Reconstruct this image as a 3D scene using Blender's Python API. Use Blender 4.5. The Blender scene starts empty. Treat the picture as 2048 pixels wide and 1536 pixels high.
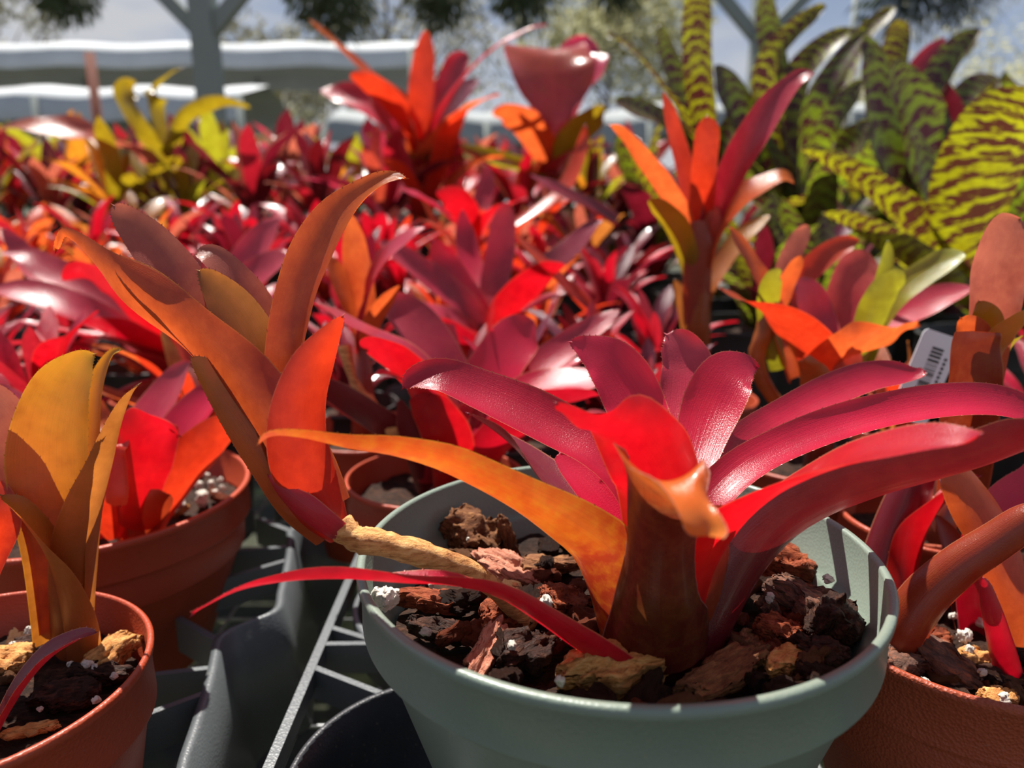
import bpy, bmesh, math, random
from mathutils import Vector, Matrix, noise
S = bpy.context.scene
COL = S.collection
R = math.radians
random.seed(7)

# ------------------------------------------------------------------ camera
CZ = 0.27                       # camera height above the tray tops (z = 0)
FPX = 1547.0
PITCH = R(13.5)
cam_d = bpy.data.cameras.new('camera'); cam = bpy.data.objects.new('camera', cam_d); COL.objects.link(cam)
cam.location = (0, 0, CZ); cam.rotation_euler = (R(90) - PITCH, 0, 0)
cam_d.sensor_width = 36; cam_d.lens = FPX / 2048 * 36
cam_d.clip_start = 0.01; cam_d.clip_end = 300
cam_d.dof.use_dof = True; cam_d.dof.focus_distance = 0.33; cam_d.dof.aperture_fstop = 7.0
S.camera = cam

# ------------------------------------------------------------------ sky
w = bpy.data.worlds.new('sky'); S.world = w; w.use_nodes = True
nt = w.node_tree; nt.nodes.clear()
def N(nt, t, **k):
    n = nt.nodes.new(t)
    for a, b in k.items(): setattr(n, a, b)
    return n
def ramp(nt, fac, stops, interp='LINEAR'):
    r = N(nt, 'ShaderNodeValToRGB'); r.color_ramp.interpolation = interp
    e = r.color_ramp.elements
    while len(e) < len(stops): e.new(0.5)
    for el, (p, c) in zip(e, stops):
        el.position = p; el.color = (*c, 1) if len(c) == 3 else c
    nt.links.new(fac, r.inputs[0]); return r
tc = N(nt, 'ShaderNodeTexCoord'); sp = N(nt, 'ShaderNodeSeparateXYZ'); nt.links.new(tc.outputs['Generated'], sp.inputs[0])
grad = ramp(nt, sp.outputs[2], [(0.0, (1.05, 1.12, 1.22)), (0.13, (0.84, 1.0, 1.30)), (0.4, (0.20, 0.38, 0.80)), (1, (0.12, 0.25, 0.60))])
mp = N(nt, 'ShaderNodeMapping'); mp.inputs['Scale'].default_value = (1.5, 1.5, 5.0); mp.inputs['Location'].default_value = (0.4, 0.2, 0.1)
nt.links.new(tc.outputs['Generated'], mp.inputs[0])
cl = N(nt, 'ShaderNodeTexNoise'); cl.inputs['Scale'].default_value = 2.2; cl.inputs['Detail'].default_value = 7
nt.links.new(mp.outputs[0], cl.inputs[0])
cr = ramp(nt, cl.outputs[0], [(0.42, (0, 0, 0)), (0.62, (1, 1, 1))])
mx = N(nt, 'ShaderNodeMixRGB'); nt.links.new(cr.outputs[0], mx.inputs[0]); nt.links.new(grad.outputs[0], mx.inputs[1])
mx.inputs[2].default_value = (1.25, 1.28, 1.36, 1)
bg = N(nt, 'ShaderNodeBackground'); bg.inputs[1].default_value = 0.42; nt.links.new(mx.outputs[0], bg.inputs[0])
wo = N(nt, 'ShaderNodeOutputWorld'); nt.links.new(bg.outputs[0], wo.inputs[0])

# ------------------------------------------------------------------ sun
sd = bpy.data.lights.new('sun', 'SUN'); sun = bpy.data.objects.new('sun', sd); COL.objects.link(sun)
SUN_DIR = Vector((-0.20, 0.42, 0.88)).normalized()
sun.rotation_euler = SUN_DIR.to_track_quat('Z', 'Y').to_euler(); sun.location = (0, 0, 5)
sd.energy = 9.0; sd.angle = R(0.53); sd.color = (1.0, 0.955, 0.88)

S.view_settings.view_transform = 'Standard'; S.view_settings.look = 'None'
S.view_settings.exposure = 0.14; S.view_settings.gamma = 1.0; S.view_settings.use_curve_mapping = False

# ------------------------------------------------------------------ geometry helpers
CP, SP = math.cos(PITCH), math.sin(PITCH)
CAMP = Vector((0, 0, CZ))
def ray(px, py):
    u = (px - 1024) / FPX; v = (py - 768) / FPX
    return Vector((u, CP - v * SP, -SP - v * CP))
def at(px, py, d):                    # point seen at that spot, d metres ahead
    r = ray(px, py); return CAMP + r * (d / r.y)
def onz(px, py, z):
    r = ray(px, py); return CAMP + r * ((z - CZ) / r.z)
def depth(P):
    q = P - CAMP; return q.y * CP - q.z * SP
def cr_pt(pts, t):
    n = len(pts) - 1; x = min(max(t * n, 0), n - 1e-6); i = int(x); f = x - i
    p0 = pts[max(i-1, 0)]; p1 = pts[i]; p2 = pts[i+1]; p3 = pts[min(i+2, n)]
    return 0.5 * ((2*p1) + (p2-p0)*f + (2*p0-5*p1+4*p2-p3)*f*f + (3*p1-p0-3*p2+p3)*f*f*f)

def setp(o, label=None, cat=None, group=None, kind=None):
    if label: o['label'] = label
    if cat: o['category'] = cat
    if group: o['group'] = group
    if kind: o['kind'] = kind
    return o
def empty(name, loc, label=None, cat=None, group=None):
    o = bpy.data.objects.new(name, None); COL.objects.link(o); o.location = loc; o.empty_display_size = 0.02
    return setp(o, label, cat, group)
def meshobj(name, V, F, mat, parent=None, off=None, smooth=True, uv=None, loc=None):
    me = bpy.data.meshes.new(name)
    if off is None:
        rt = parent
        while rt and rt.parent: rt = rt.parent
        off = rt.location if rt else (0, 0, 0)
    off = Vector(off)
    me.from_pydata([tuple(Vector(v) - off) for v in V], [], F)
    if uv:
        l = me.uv_layers.new(name='UVMap')
        for lp in me.loops: l.data[lp.index].uv = uv[lp.vertex_index]
    for m in (mat if isinstance(mat, (list, tuple)) else [mat]): me.materials.append(m)
    if smooth: me.polygons.foreach_set('use_smooth', [True] * len(me.polygons))
    me.update()
    o = bpy.data.objects.new(name, me); COL.objects.link(o)
    if parent: o.parent = parent
    if loc is not None: o.location = loc
    return o

def lathe(profile, cx, cy, seg=96):
    V, F = [], []
    for r, z in profile:
        for k in range(seg):
            a = 2*math.pi*k/seg; V.append((cx + r*math.cos(a), cy + r*math.sin(a), z))
    for i in range(len(profile)-1):
        for k in range(seg):
            a = i*seg + k; b = i*seg + (k+1) % seg; F.append((a, b, b+seg, a+seg))
    return V, F
def boxm(V, F, a, b, wdt, h, ztop):
    """thin upright wall from a to b (xy) with its top at ztop"""
    a = Vector((a[0], a[1])); b = Vector((b[0], b[1])); d = (b-a).normalized(); n = Vector((-d.y, d.x)) * wdt/2
    i = len(V)
    for p in (a-n, a+n, b+n, b-n): V.append((p.x, p.y, ztop))
    for p in (a-n, a+n, b+n, b-n): V.append((p.x, p.y, ztop-h))
    F += [(i, i+3, i+2, i+1), (i+4, i+5, i+6, i+7), (i, i+1, i+5, i+4), (i+1, i+2, i+6, i+5), (i+2, i+3, i+7, i+6), (i+3, i, i+4, i+7)]
def tube(V, F, pts, rads, seg=12, cap=True, wob=0, seed=0):
    pts = [Vector(p) for p in pts]; i0 = len(V); up = Vector((0, 0, 1)); nprev = None
    for i, p in enumerate(pts):
        t = (pts[min(i+1, len(pts)-1)] - pts[max(i-1, 0)]).normalized()
        if nprev is None: nprev = t.orthogonal().normalized() if abs(t.dot(up)) > 0.95 else t.cross(up).normalized()
        n1 = (nprev - t*nprev.dot(t)).normalized(); n2 = t.cross(n1); nprev = n1
        for k in range(seg):
            a = 2*math.pi*k/seg; r = rads[i]
            if wob: r *= 1 + wob*noise.noise(Vector((i*0.5 + seed, k*1.3, seed)))
            V.append(tuple(p + (n1*math.cos(a) + n2*math.sin(a))*r))
    for i in range(len(pts)-1):
        for k in range(seg):
            a = i0+i*seg+k; b = i0+i*seg+(k+1) % seg; F.append((a, b, b+seg, a+seg))
    if cap:
        F.append(tuple(i0+k for k in range(seg))[::-1]); F.append(tuple(i0+(len(pts)-1)*seg+k for k in range(seg)))

# ------------------------------------------------------------------ materials
def newmat(name):
    m = bpy.data.materials.new(name); m.use_nodes = True; nt = m.node_tree; nt.nodes.clear()
    return m, nt
def noise_n(nt, vec, scale, detail=3, rough=0.5):
    n = N(nt, 'ShaderNodeTexNoise'); n.inputs['Scale'].default_value = scale; n.inputs['Detail'].default_value = detail
    n.inputs['Roughness'].default_value = rough
    if vec is not None: nt.links.new(vec, n.inputs[0])
    return n
def bump(nt, h, strength, dist):
    b = N(nt, 'ShaderNodeBump'); b.inputs['Strength'].default_value = strength; b.inputs['Distance'].default_value = dist
    nt.links.new(h, b.inputs['Height']); return b
def mixc(nt, fac, a, b, mode='MIX'):
    m = N(nt, 'ShaderNodeMixRGB'); m.blend_type = mode
    for s, v in zip((0, 1, 2), (fac, a, b)):
        if isinstance(v, (int, float)): m.inputs[s].default_value = v
        elif isinstance(v, tuple): m.inputs[s].default_value = (*v, 1)
        else: nt.links.new(v, m.inputs[s])
    return m.outputs[0]
def math_n(nt, op, a, b=None, c=None):
    m = N(nt, 'ShaderNodeMath'); m.operation = op
    for i, v in enumerate((a, b, c)):
        if v is None: continue
        if isinstance(v, (int, float)): m.inputs[i].default_value = v
        else: nt.links.new(v, m.inputs[i])
    return m.outputs[0]

def leaf_mat(name, base, mid, tip, under, trans, tf=0.45, mott=(0.4, 0.1, 0.02), mamt=0.25, edge=(0.75, 0.32, 0.15), rough=0.25, bands=None, scurf=0.02, spec=0.5, stops=None, dk=0.9, tmix=0.3):
    m, nt = newmat(name); L = nt.links.new
    base, mid, tip, under, mott, edge = [tuple(c*dk for c in q) for q in (base, mid, tip, under, mott, edge)]
    uv = N(nt, 'ShaderNodeUVMap'); uv.uv_map = 'UVMap'; s = N(nt, 'ShaderNodeSeparateXYZ'); L(uv.outputs[0], s.inputs[0])
    tco = N(nt, 'ShaderNodeTexCoord')
    nz = noise_n(nt, tco.outputs['Object'], 60, 4)
    v = math_n(nt, 'ADD', s.outputs[1], math_n(nt, 'MULTIPLY', math_n(nt, 'SUBTRACT', nz.outputs[0], 0.5), 0.45))
    col = ramp(nt, v, stops or [(0.02, base), (0.5, mid), (0.97, tip)]).outputs[0]
    big = noise_n(nt, tco.outputs['Object'], 22, 3, 0.55); oi = N(nt, 'ShaderNodeObjectInfo')
    tone = math_n(nt, 'ADD', math_n(nt, 'MULTIPLY', big.outputs[0], 0.9), math_n(nt, 'MULTIPLY', oi.outputs['Random'], 0.45))
    col = mixc(nt, 1.0, col, ramp(nt, tone, [(0.3, (0.68, 0.62, 0.62)), (0.95, (1.3, 1.35, 1.35))]).outputs[0], 'MULTIPLY')
    mn = noise_n(nt, tco.outputs['Object'], 160, 5, 0.65)
    mf = math_n(nt, 'MULTIPLY', ramp(nt, mn.outputs[0], [(0.45, (0, 0, 0)), (0.7, (1, 1, 1))]).outputs[0], mamt)
    col = mixc(nt, mf, col, mott)
    # veins along the blade
    mpv = N(nt, 'ShaderNodeMapping'); mpv.inputs['Scale'].default_value = (60, 1.2, 1); L(uv.outputs[0], mpv.inputs[0])
    vn = noise_n(nt, mpv.outputs[0], 1.0, 3, 0.6)
    vf = math_n(nt, 'MULTIPLY', ramp(nt, vn.outputs[0], [(0.4, (0, 0, 0)), (0.75, (1, 1, 1))]).outputs[0], 0.32)
    col = mixc(nt, vf, col, tuple(c*0.45 for c in mid))
    geo = N(nt, 'ShaderNodeNewGeometry')
    bandf = None
    if bands:
        bw = N(nt, 'ShaderNodeMapping'); bw.inputs['Scale'].default_value = (1.4, bands['n'], 1); L(uv.outputs[0], bw.inputs[0])
        bn = noise_n(nt, bw.outputs[0], 1.6, 4, 0.7)
        ph = math_n(nt, 'ADD', math_n(nt, 'MULTIPLY', s.outputs[1], bands['n']), math_n(nt, 'MULTIPLY', bn.outputs[0], 3.0))
        uu = math_n(nt, 'SUBTRACT', s.outputs[0], 0.5); ph = math_n(nt, 'ADD', ph, math_n(nt, 'MULTIPLY', math_n(nt, 'MULTIPLY', uu, uu), 3.0))
        fr = math_n(nt, 'PINGPONG', ph, 0.5)
        bandf = ramp(nt, fr, [(bands['w']-0.03, (0, 0, 0)), (bands['w']+0.05, (1, 1, 1))]).outputs[0]
        col = mixc(nt, bandf, bands['c'], col)
    col = mixc(nt, geo.outputs['Backfacing'], col, mixc(nt, 0.5, under, col))
    # thin paler margin
    ed = math_n(nt, 'ABSOLUTE', math_n(nt, 'SUBTRACT', s.outputs[0], 0.5))
    ef = ramp(nt, ed, [(0.478, (0, 0, 0)), (0.497, (1, 1, 1))]).outputs[0]
    col = mixc(nt, math_n(nt, 'MULTIPLY', ef, 0.6), col, edge)
    pr = N(nt, 'ShaderNodeBsdfPrincipled'); L(col, pr.inputs['Base Color'])
    pr.inputs['Roughness'].default_value = rough; pr.inputs['Specular IOR Level'].default_value = spec
    pr.inputs['Sheen Weight'].default_value = scurf; pr.inputs['Sheen Roughness'].default_value = 0.4; pr.inputs['Sheen Tint'].default_value = (1.0, 0.75, 0.8, 1)
    mb = N(nt, 'ShaderNodeMapping'); mb.inputs['Scale'].default_value = (1, 1, 1); L(tco.outputs['Object'], mb.inputs[0])
    bn2 = noise_n(nt, mb.outputs[0], 1500, 2, 0.6)
    hh = math_n(nt, 'ADD', math_n(nt, 'MULTIPLY', bn2.outputs[0], 0.5), math_n(nt, 'MULTIPLY', vn.outputs[0], 0.6))
    pr.inputs['Coat Weight'].default_value = 0.25; pr.inputs['Coat Roughness'].default_value = 0.14
    b = bump(nt, hh, 0.45, 0.0007); L(b.outputs[0], pr.inputs['Normal'])
    tr = N(nt, 'ShaderNodeBsdfTranslucent')
    tcol = mixc(nt, tmix, trans, col)
    tt_ = ramp(nt, math_n(nt, 'ADD', math_n(nt, 'MULTIPLY', big.outputs[0], 0.7), math_n(nt, 'MULTIPLY', mn.outputs[0], 0.5)), [(0.4, (0.6, 0.48, 0.48)), (0.75, (1.05, 1.05, 1.05))]).outputs[0]
    tcol = mixc(nt, 1.0, tcol, tt_, 'MULTIPLY')
    if bandf is not None: tcol = mixc(nt, bandf, bands['c'], tcol)
    L(tcol, tr.inputs[0])
    ms = N(nt, 'ShaderNodeMixShader'); ms.inputs[0].default_value = tf
    L(pr.outputs[0], ms.inputs[1]); L(tr.outputs[0], ms.inputs[2])
    o = N(nt, 'ShaderNodeOutputMaterial'); L(ms.outputs[0], o.inputs[0])
    return m

LM = {
 'crimson': leaf_mat('crimson leaf', (0.34, 0.010, 0.03), (0.62, 0.010, 0.05), (0.52, 0.02, 0.06), (0.45, 0.01, 0.02), (0.85, 0.004, 0.02), 0.36, (0.55, 0.03, 0.05), 0.2),
 'glow': leaf_mat('scarlet leaf', (0.40, 0.03, 0.01), (0.65, 0.008, 0.015), (0.45, 0.03, 0.06), (0.62, 0.006, 0.012), (0.80, 0.003, 0.012), 0.45, (0.7, 0.06, 0.02), 0.2),
 'maroon': leaf_mat('maroon leaf', (0.10, 0.012, 0.02), (0.16, 0.01, 0.02), (0.22, 0.015, 0.035), (0.14, 0.008, 0.012), (0.32, 0.006, 0.010), 0.22, (0.25, 0.06, 0.03), 0.2),  # translucency darkened to stand in for shade from the leaves above
 'mauve': leaf_mat('dusky mauve red leaf', (0.36, 0.02, 0.03), (0.48, 0.025, 0.06), (0.46, 0.06, 0.085), (0.45, 0.015, 0.02), (0.75, 0.012, 0.03), 0.32, (0.5, 0.1, 0.09), 0.2, scurf=0.06),
 'orange': leaf_mat('orange red leaf', (0.35, 0.03, 0.03), (0.55, 0.08, 0.025), (0.60, 0.17, 0.03), (0.50, 0.07, 0.02), (1.0, 0.17, 0.03), 0.55, (0.6, 0.22, 0.04), 0.25, edge=(0.7, 0.35, 0.06)),
 'redorange': leaf_mat('red orange leaf', (0.35, 0.015, 0.02), (0.60, 0.04, 0.015), (0.60, 0.09, 0.03), (0.60, 0.03, 0.012), (1.0, 0.06, 0.012), 0.48, (0.6, 0.12, 0.03), 0.25),
 'sunset': leaf_mat('orange leaf mottled yellow green', (0.22, 0.006, 0.025), (0.58, 0.07, 0.012), (0.48, 0.05, 0.04), (0.60, 0.10, 0.012), (0.90, 0.13, 0.01), 0.40, (0.75, 0.40, 0.02), 0.75, edge=(0.75, 0.5, 0.05), tmix=.85, stops=[(0.02, (0.22, 0.004, 0.025)), (0.16, (0.45, 0.008, 0.02)), (0.26, (0.85, 0.22, 0.015)), (0.5, (0.90, 0.13, 0.015)), (0.8, (0.85, 0.14, 0.02)), (1.0, (0.50, 0.06, 0.06))]),
 'golden': leaf_mat('golden orange leaf', (0.28, 0.06, 0.05), (0.78, 0.22, 0.03), (0.60, 0.42, 0.03), (0.70, 0.22, 0.02), (0.98, 0.36, 0.02), 0.45, (0.55, 0.08, 0.03), 0.35, edge=(0.6, 0.5, 0.05)),
 'olive': leaf_mat('olive bronze leaf', (0.32, 0.06, 0.03), (0.42, 0.14, 0.03), (0.38, 0.19, 0.03), (0.36, 0.12, 0.03), (0.80, 0.27, 0.04), 0.42, (0.4, 0.08, 0.04), 0.35, edge=(0.5, 0.2, 0.08)),
 'sheath': leaf_mat('brown sheath leaf with orange tip', (0,0,0), (0.4,0.12,0.03), (0,0,0), (0.12, 0.03, 0.012), (0.35, 0.08, 0.015), 0.5, (0.5, 0.25, 0.06), 0.3, edge=(0.8, 0.45, 0.4), tmix=1.0, stops=[(0.0, (0.16, 0.006, 0.015)), (0.12, (0.14, 0.008, 0.012)), (0.20, (0.15, 0.05, 0.010)), (0.28, (0.15, 0.015, 0.010)), (0.40, (0.20, 0.03, 0.015)), (0.52, (0.65, 0.10, 0.015)), (0.75, (0.98, 0.18, 0.02)), (1.0, (0.98, 0.26, 0.05))]),
 'rose': leaf_mat('dull rose bronze leaf', (0.42, 0.07, 0.04), (0.46, 0.10, 0.08), (0.50, 0.18, 0.11), (0.45, 0.09, 0.05), (0.80, 0.20, 0.11), 0.42, (0.4, 0.16, 0.07), 0.35, edge=(0.55, 0.12, 0.1), scurf=0.06),
 'coral': leaf_mat('coral pink leaf', (0.55, 0.02, 0.05), (0.60, 0.05, 0.07), (0.55, 0.12, 0.09), (0.75, 0.05, 0.06), (1.0, 0.12, 0.10), 0.52, (0.6, 0.15, 0.1), 0.2),
 'green': leaf_mat('yellow green leaf', (0.20, 0.14, 0.02), (0.28, 0.27, 0.02), (0.30, 0.32, 0.06), (0.30, 0.26, 0.02), (0.62, 0.62, 0.02), 0.42, (0.5, 0.15, 0.03), 0.25, edge=(0.5, 0.4, 0.1)),
 'lime': leaf_mat('yellow green leaf flecked maroon', (0.15, 0.05, 0.02), (0.30, 0.26, 0.02), (0.30, 0.12, 0.03), (0.30, 0.20, 0.01), (0.55, 0.42, 0.01), 0.42, (0.28, 0.03, 0.02), 0.9, edge=(0.3, 0.1, 0.05)),
 'pink': leaf_mat('magenta pink leaf', (0.30, 0.02, 0.05), (0.50, 0.04, 0.10), (0.62, 0.03, 0.14), (0.45, 0.03, 0.05), (0.9, 0.05, 0.12), 0.4, (0.4, 0.12, 0.05), 0.5),
 'rust': leaf_mat('rust leaf with magenta margin', (0.5, 0.04, 0.08), (0.42, 0.07, 0.04), (0.55, 0.03, 0.10), (0.4, 0.06, 0.03), (0.8, 0.10, 0.04), 0.4, (0.25, 0.10, 0.03), 0.7, edge=(0.9, 0.03, 0.15)),
 'purple': leaf_mat('dark plum leaf', (0.08, 0.012, 0.02), (0.13, 0.015, 0.035), (0.17, 0.02, 0.05), (0.12, 0.012, 0.02), (0.4, 0.01, 0.03), 0.25, (0.2, 0.05, 0.05), 0.2, scurf=0.06),
 'bronze': leaf_mat('brown red stalk leaf', (0.20, 0.03, 0.02), (0.28, 0.035, 0.015), (0.33, 0.04, 0.02), (0.28, 0.04, 0.012), (0.6, 0.07, 0.015), 0.25, (0.25, 0.12, 0.03), 0.3),
 'tiger': leaf_mat('yellow green leaf banded maroon', (0.10, 0.05, 0.01), (0.24, 0.30, 0.015), (0.20, 0.20, 0.02), (0.30, 0.30, 0.01), (0.62, 0.62, 0.01), 0.46, (0.3, 0.25, 0.02), 0.3, edge=(0.2, 0.04, 0.02), bands={'n': 17, 'w': 0.25, 'c': (0.085, 0.012, 0.014)}, rough=0.32),
 'tigerdark': leaf_mat('green leaf banded dark maroon', (0.06, 0.03, 0.01), (0.12, 0.17, 0.03), (0.14, 0.10, 0.04), (0.16, 0.22, 0.02), (0.35, 0.50, 0.01), 0.42, (0.1, 0.05, 0.03), 0.3, edge=(0.2, 0.05, 0.04), bands={'n': 13, 'w': 0.20, 'c': (0.075, 0.012, 0.02)}, rough=0.34, scurf=0.08),
}

def plastic(name, col, rough=0.4, spec=0.4, bumpy=0.0, dirt=0.15, tf=0.0, tcol=None):
    m, nt = newmat(name); L = nt.links.new; t = N(nt, 'ShaderNodeTexCoord')
    n1 = noise_n(nt, t.outputs['Object'], 35, 6, 0.6); n2 = noise_n(nt, t.outputs['Object'], 420, 3)
    c = mixc(nt, math_n(nt, 'MULTIPLY', ramp(nt, n1.outputs[0], [(0.45, (0, 0, 0)), (0.75, (1, 1, 1))]).outputs[0], dirt), col, tuple(min(1, x*1.35+0.03) for x in col))
    c = mixc(nt, math_n(nt, 'MULTIPLY', ramp(nt, n2.outputs[0], [(0.66, (0, 0, 0)), (0.74, (1, 1, 1))]).outputs[0], dirt*1.2), c, (0.32, 0.27, 0.2))
    p = N(nt, 'ShaderNodeBsdfPrincipled'); L(c, p.inputs['Base Color']); p.inputs['Roughness'].default_value = rough; p.inputs['Specular IOR Level'].default_value = spec
    vn = N(nt, 'ShaderNodeTexVoronoi'); vn.inputs['Scale'].default_value = 700; L(t.outputs['Object'], vn.inputs[0])
    h = math_n(nt, 'ADD', vn.outputs[0], math_n(nt, 'MULTIPLY', n1.outputs[0], 1.5)); L(bump(nt, h, 0.15 + bumpy, 0.0006).outputs[0], p.inputs['Normal'])
    o = N(nt, 'ShaderNodeOutputMaterial')
    if tf:
        tr = N(nt, 'ShaderNodeBsdfTranslucent'); tr.inputs[0].default_value = (*(tcol or col), 1)
        ms = N(nt, 'ShaderNodeMixShader'); ms.inputs[0].default_value = tf; L(p.outputs[0], ms.inputs[1]); L(tr.outputs[0], ms.inputs[2]); L(ms.outputs[0], o.inputs[0])
    else: L(p.outputs[0], o.inputs[0])
    return m
PLG = plastic('sage green pot plastic', (0.165, 0.205, 0.165), 0.38, 0.5)
PTC = plastic('terracotta pot plastic', (0.35, 0.050, 0.018), 0.42, 0.4, 0.1)
PTR = plastic('rough terracotta pot plastic', (0.31, 0.056, 0.022), 0.5, 0.35, 0.6)
PTRAY = plastic('grey tray plastic', (0.085, 0.095, 0.10), 0.36, 0.55, 0.1, 0.25)
PBLK = plastic('black pot plastic', (0.028, 0.030, 0.034), 0.4, 0.5, 0.1, 0.3)
PDK = plastic('dark growing pot plastic', (0.03, 0.03, 0.03), 0.5, 0.4)

def bark(name, c1, c2, c3, wet=0.75):
    m, nt = newmat(name); L = nt.links.new; t = N(nt, 'ShaderNodeTexCoord')
    mp = N(nt, 'ShaderNodeMapping'); mp.inputs['Scale'].default_value = (1, 3.2, 4.5); L(t.outputs['Object'], mp.inputs[0])
    n1 = noise_n(nt, mp.outputs[0], 110, 6, 0.7); n2 = noise_n(nt, t.outputs['Object'], 500, 4, 0.7); n3 = noise_n(nt, t.outputs['Object'], 60, 3)
    c = ramp(nt, n1.outputs[0], [(0.3, c1), (0.5, c2), (0.72, c3)]).outputs[0]
    c = mixc(nt, math_n(nt, 'MULTIPLY', ramp(nt, n3.outputs[0], [(0.5, (0, 0, 0)), (0.65, (1, 1, 1))]).outputs[0], 0.5), c, c1)
    p = N(nt, 'ShaderNodeBsdfPrincipled'); L(c, p.inputs['Base Color']); p.inputs['Roughness'].default_value = wet; p.inputs['Specular IOR Level'].default_value = 0.16
    h = math_n(nt, 'ADD', math_n(nt, 'MULTIPLY', n1.outputs[0], 1.0), math_n(nt, 'MULTIPLY', n2.outputs[0], 0.35))
    L(bump(nt, h, 0.9, 0.0022).outputs[0], p.inputs['Normal'])
    o = N(nt, 'ShaderNodeOutputMaterial'); L(p.outputs[0], o.inputs[0]); return m
BK = {
 'red': bark('red brown bark', (0.07, 0.013, 0.006), (0.26, 0.055, 0.022), (0.46, 0.14, 0.055)),
 'dark': bark('wet black bark', (0.012, 0.006, 0.004), (0.040, 0.015, 0.009), (0.13, 0.045, 0.022), 0.5),
 'tan': bark('tan bark', (0.26, 0.08, 0.02), (0.66, 0.29, 0.09), (0.85, 0.50, 0.20)),  # tan brightened in place of sunlight missing on the big chunk
 'pink': bark('pinkish bark', (0.35, 0.10, 0.06), (0.60, 0.24, 0.15), (0.72, 0.36, 0.24)),
 'grey': bark('grey striated bark', (0.05, 0.028, 0.022), (0.17, 0.085, 0.06), (0.45, 0.14, 0.06)),
 'brown': bark('brown bark', (0.07, 0.025, 0.012), (0.22, 0.09, 0.04), (0.42, 0.20, 0.08)),
}
SOIL = bark('dark potting soil', (0.010, 0.005, 0.003), (0.032, 0.013, 0.007), (0.10, 0.04, 0.02), 0.7)
m_, nt_ = newmat('perlite'); p_ = N(nt_, 'ShaderNodeBsdfPrincipled'); p_.inputs['Base Color'].default_value = (0.78, 0.72, 0.62, 1); p_.inputs['Roughness'].default_value = 0.7
t_ = N(nt_, 'ShaderNodeTexCoord'); nt_.links.new(bump(nt_, noise_n(nt_, t_.outputs['Object'], 900, 3).outputs[0], 0.6, 0.001).outputs[0], p_.inputs['Normal'])
nt_.links.new(p_.outputs[0], N(nt_, 'ShaderNodeOutputMaterial').inputs[0]); PERL = m_
def simple(name, col, rough=0.6, spec=0.4, nscale=8, var=0.3, metal=0.0):
    m, nt = newmat(name); L = nt.links.new; t = N(nt, 'ShaderNodeTexCoord'); n = noise_n(nt, t.outputs['Object'], nscale, 6, 0.6)
    c = mixc(nt, n.outputs[0], tuple(x*(1-var) for x in col), tuple(min(1, x*(1+var)) for x in col))
    p = N(nt, 'ShaderNodeBsdfPrincipled'); L(c, p.inputs['Base Color']); p.inputs['Roughness'].default_value = rough; p.inputs['Specular IOR Level'].default_value = spec; p.inputs['Metallic'].default_value = metal
    L(p.outputs[0], N(nt, 'ShaderNodeOutputMaterial').inputs[0]); return m
STOLON = bark('dry tan stolon sheath', (0.30, 0.10, 0.03), (0.75, 0.36, 0.12), (0.92, 0.58, 0.24), 0.5)

# ------------------------------------------------------------------ leaves
def leaf_mesh(pts, wid, nrm, arc, name, mat, parent, nu=12, nv=34, tipf=0.05, spines=0, wave=0.0, seed=0, off=None, mucro=True):
    """pts base->tip (world), wid chord widths, nrm upper side normals, arc wrap angles"""
    V, F, UV = [], [], []
    L = sum((pts[i+1]-pts[i]).length for i in range(len(pts)-1))
    wmax = max(wid); edges = [[], []]
    for j in range(nv+1):
        t = j/nv; t = 1 - (1-t)**1.25
        P = cr_pt(pts, t); T = (cr_pt(pts, min(t+0.02, 1)) - cr_pt(pts, max(t-0.02, 0))).normalized()
        Nn = cr_pt(nrm, t); Nn = (Nn - T*Nn.dot(T)).normalized(); Sd = T.cross(Nn)
        w = cr_pt(wid, t); a = max(0.05, cr_pt(arc, t))
        if t > 1-tipf: w *= math.sqrt(max(0, (1-t)/tipf))*0.97 + 0.03
        r = w/2/math.sin(min(a, math.pi)/2)
        for i in range(nu+1):
            u = i/nu; b = (u-0.5)*a
            q = P + Sd*(r*math.sin(b)) + Nn*(r*(1-math.cos(b)))
            e = abs(u-0.5)*2
            q += Nn*(wave*wmax*e*e*e*noise.noise(Vector((t*5+seed*3.1, (1 if u > .5 else -1)*2.0, seed))))
            V.append(q); UV.append((u, t))
            if i in (0, nu): edges[0 if i == 0 else 1].append((q, Sd*(-1 if i == 0 else 1)*math.cos(b)+Nn*math.sin(abs(b)), T, t))
    for j in range(nv):
        for i in range(nu):
            a = j*(nu+1)+i; F.append((a, a+1, a+nu+2, a+nu+1))
    if spines:
        for ed in edges:
            n = int(L/spines)
            for k in range(1, n):
                x = k/n*nv*0.98; j = int(x); f = x-j
                q = ed[j][0].lerp(ed[j+1][0], f); o = ed[j][1].normalized(); T = ed[j][2]; tt = ed[j][3]
                if tt < 0.25 or tt > 0.99: continue
                h = 0.0006*(0.5+0.7*random.random()); i0 = len(V); nn = o.cross(T)*0.0003
                V += [q-T*0.0004-o*0.0002, q+T*0.0004-o*0.0002, q+o*h+T*0.0006, q+nn*.6, ]
                UV += [(0.99, tt)]*4; F += [(i0, i0+1, i0+2), (i0, i0+3, i0+2), (i0+1, i0+2, i0+3)]
    if mucro:
        tipP = pts[-1]; T = (cr_pt(pts, 1) - cr_pt(pts, 0.97)).normalized(); i0 = len(V); rr = min(wmax*0.022, 0.0006); o1 = T.orthogonal().normalized(); o2 = T.cross(o1)
        for k in range(5): V.append(tipP - T*rr*1.5 + (o1*math.cos(k*1.2566)+o2*math.sin(k*1.2566))*rr); UV.append((0.5, 0.97))
        V.append(tipP + T*rr*3 + Vector((0, 0, -rr*.5))); UV.append((0.995, 1.0))
        for k in range(5): F.append((i0+k, i0+(k+1) % 5, i0+5))
    return meshobj(name, V, F, mat, parent, off=off, uv=UV)

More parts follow.
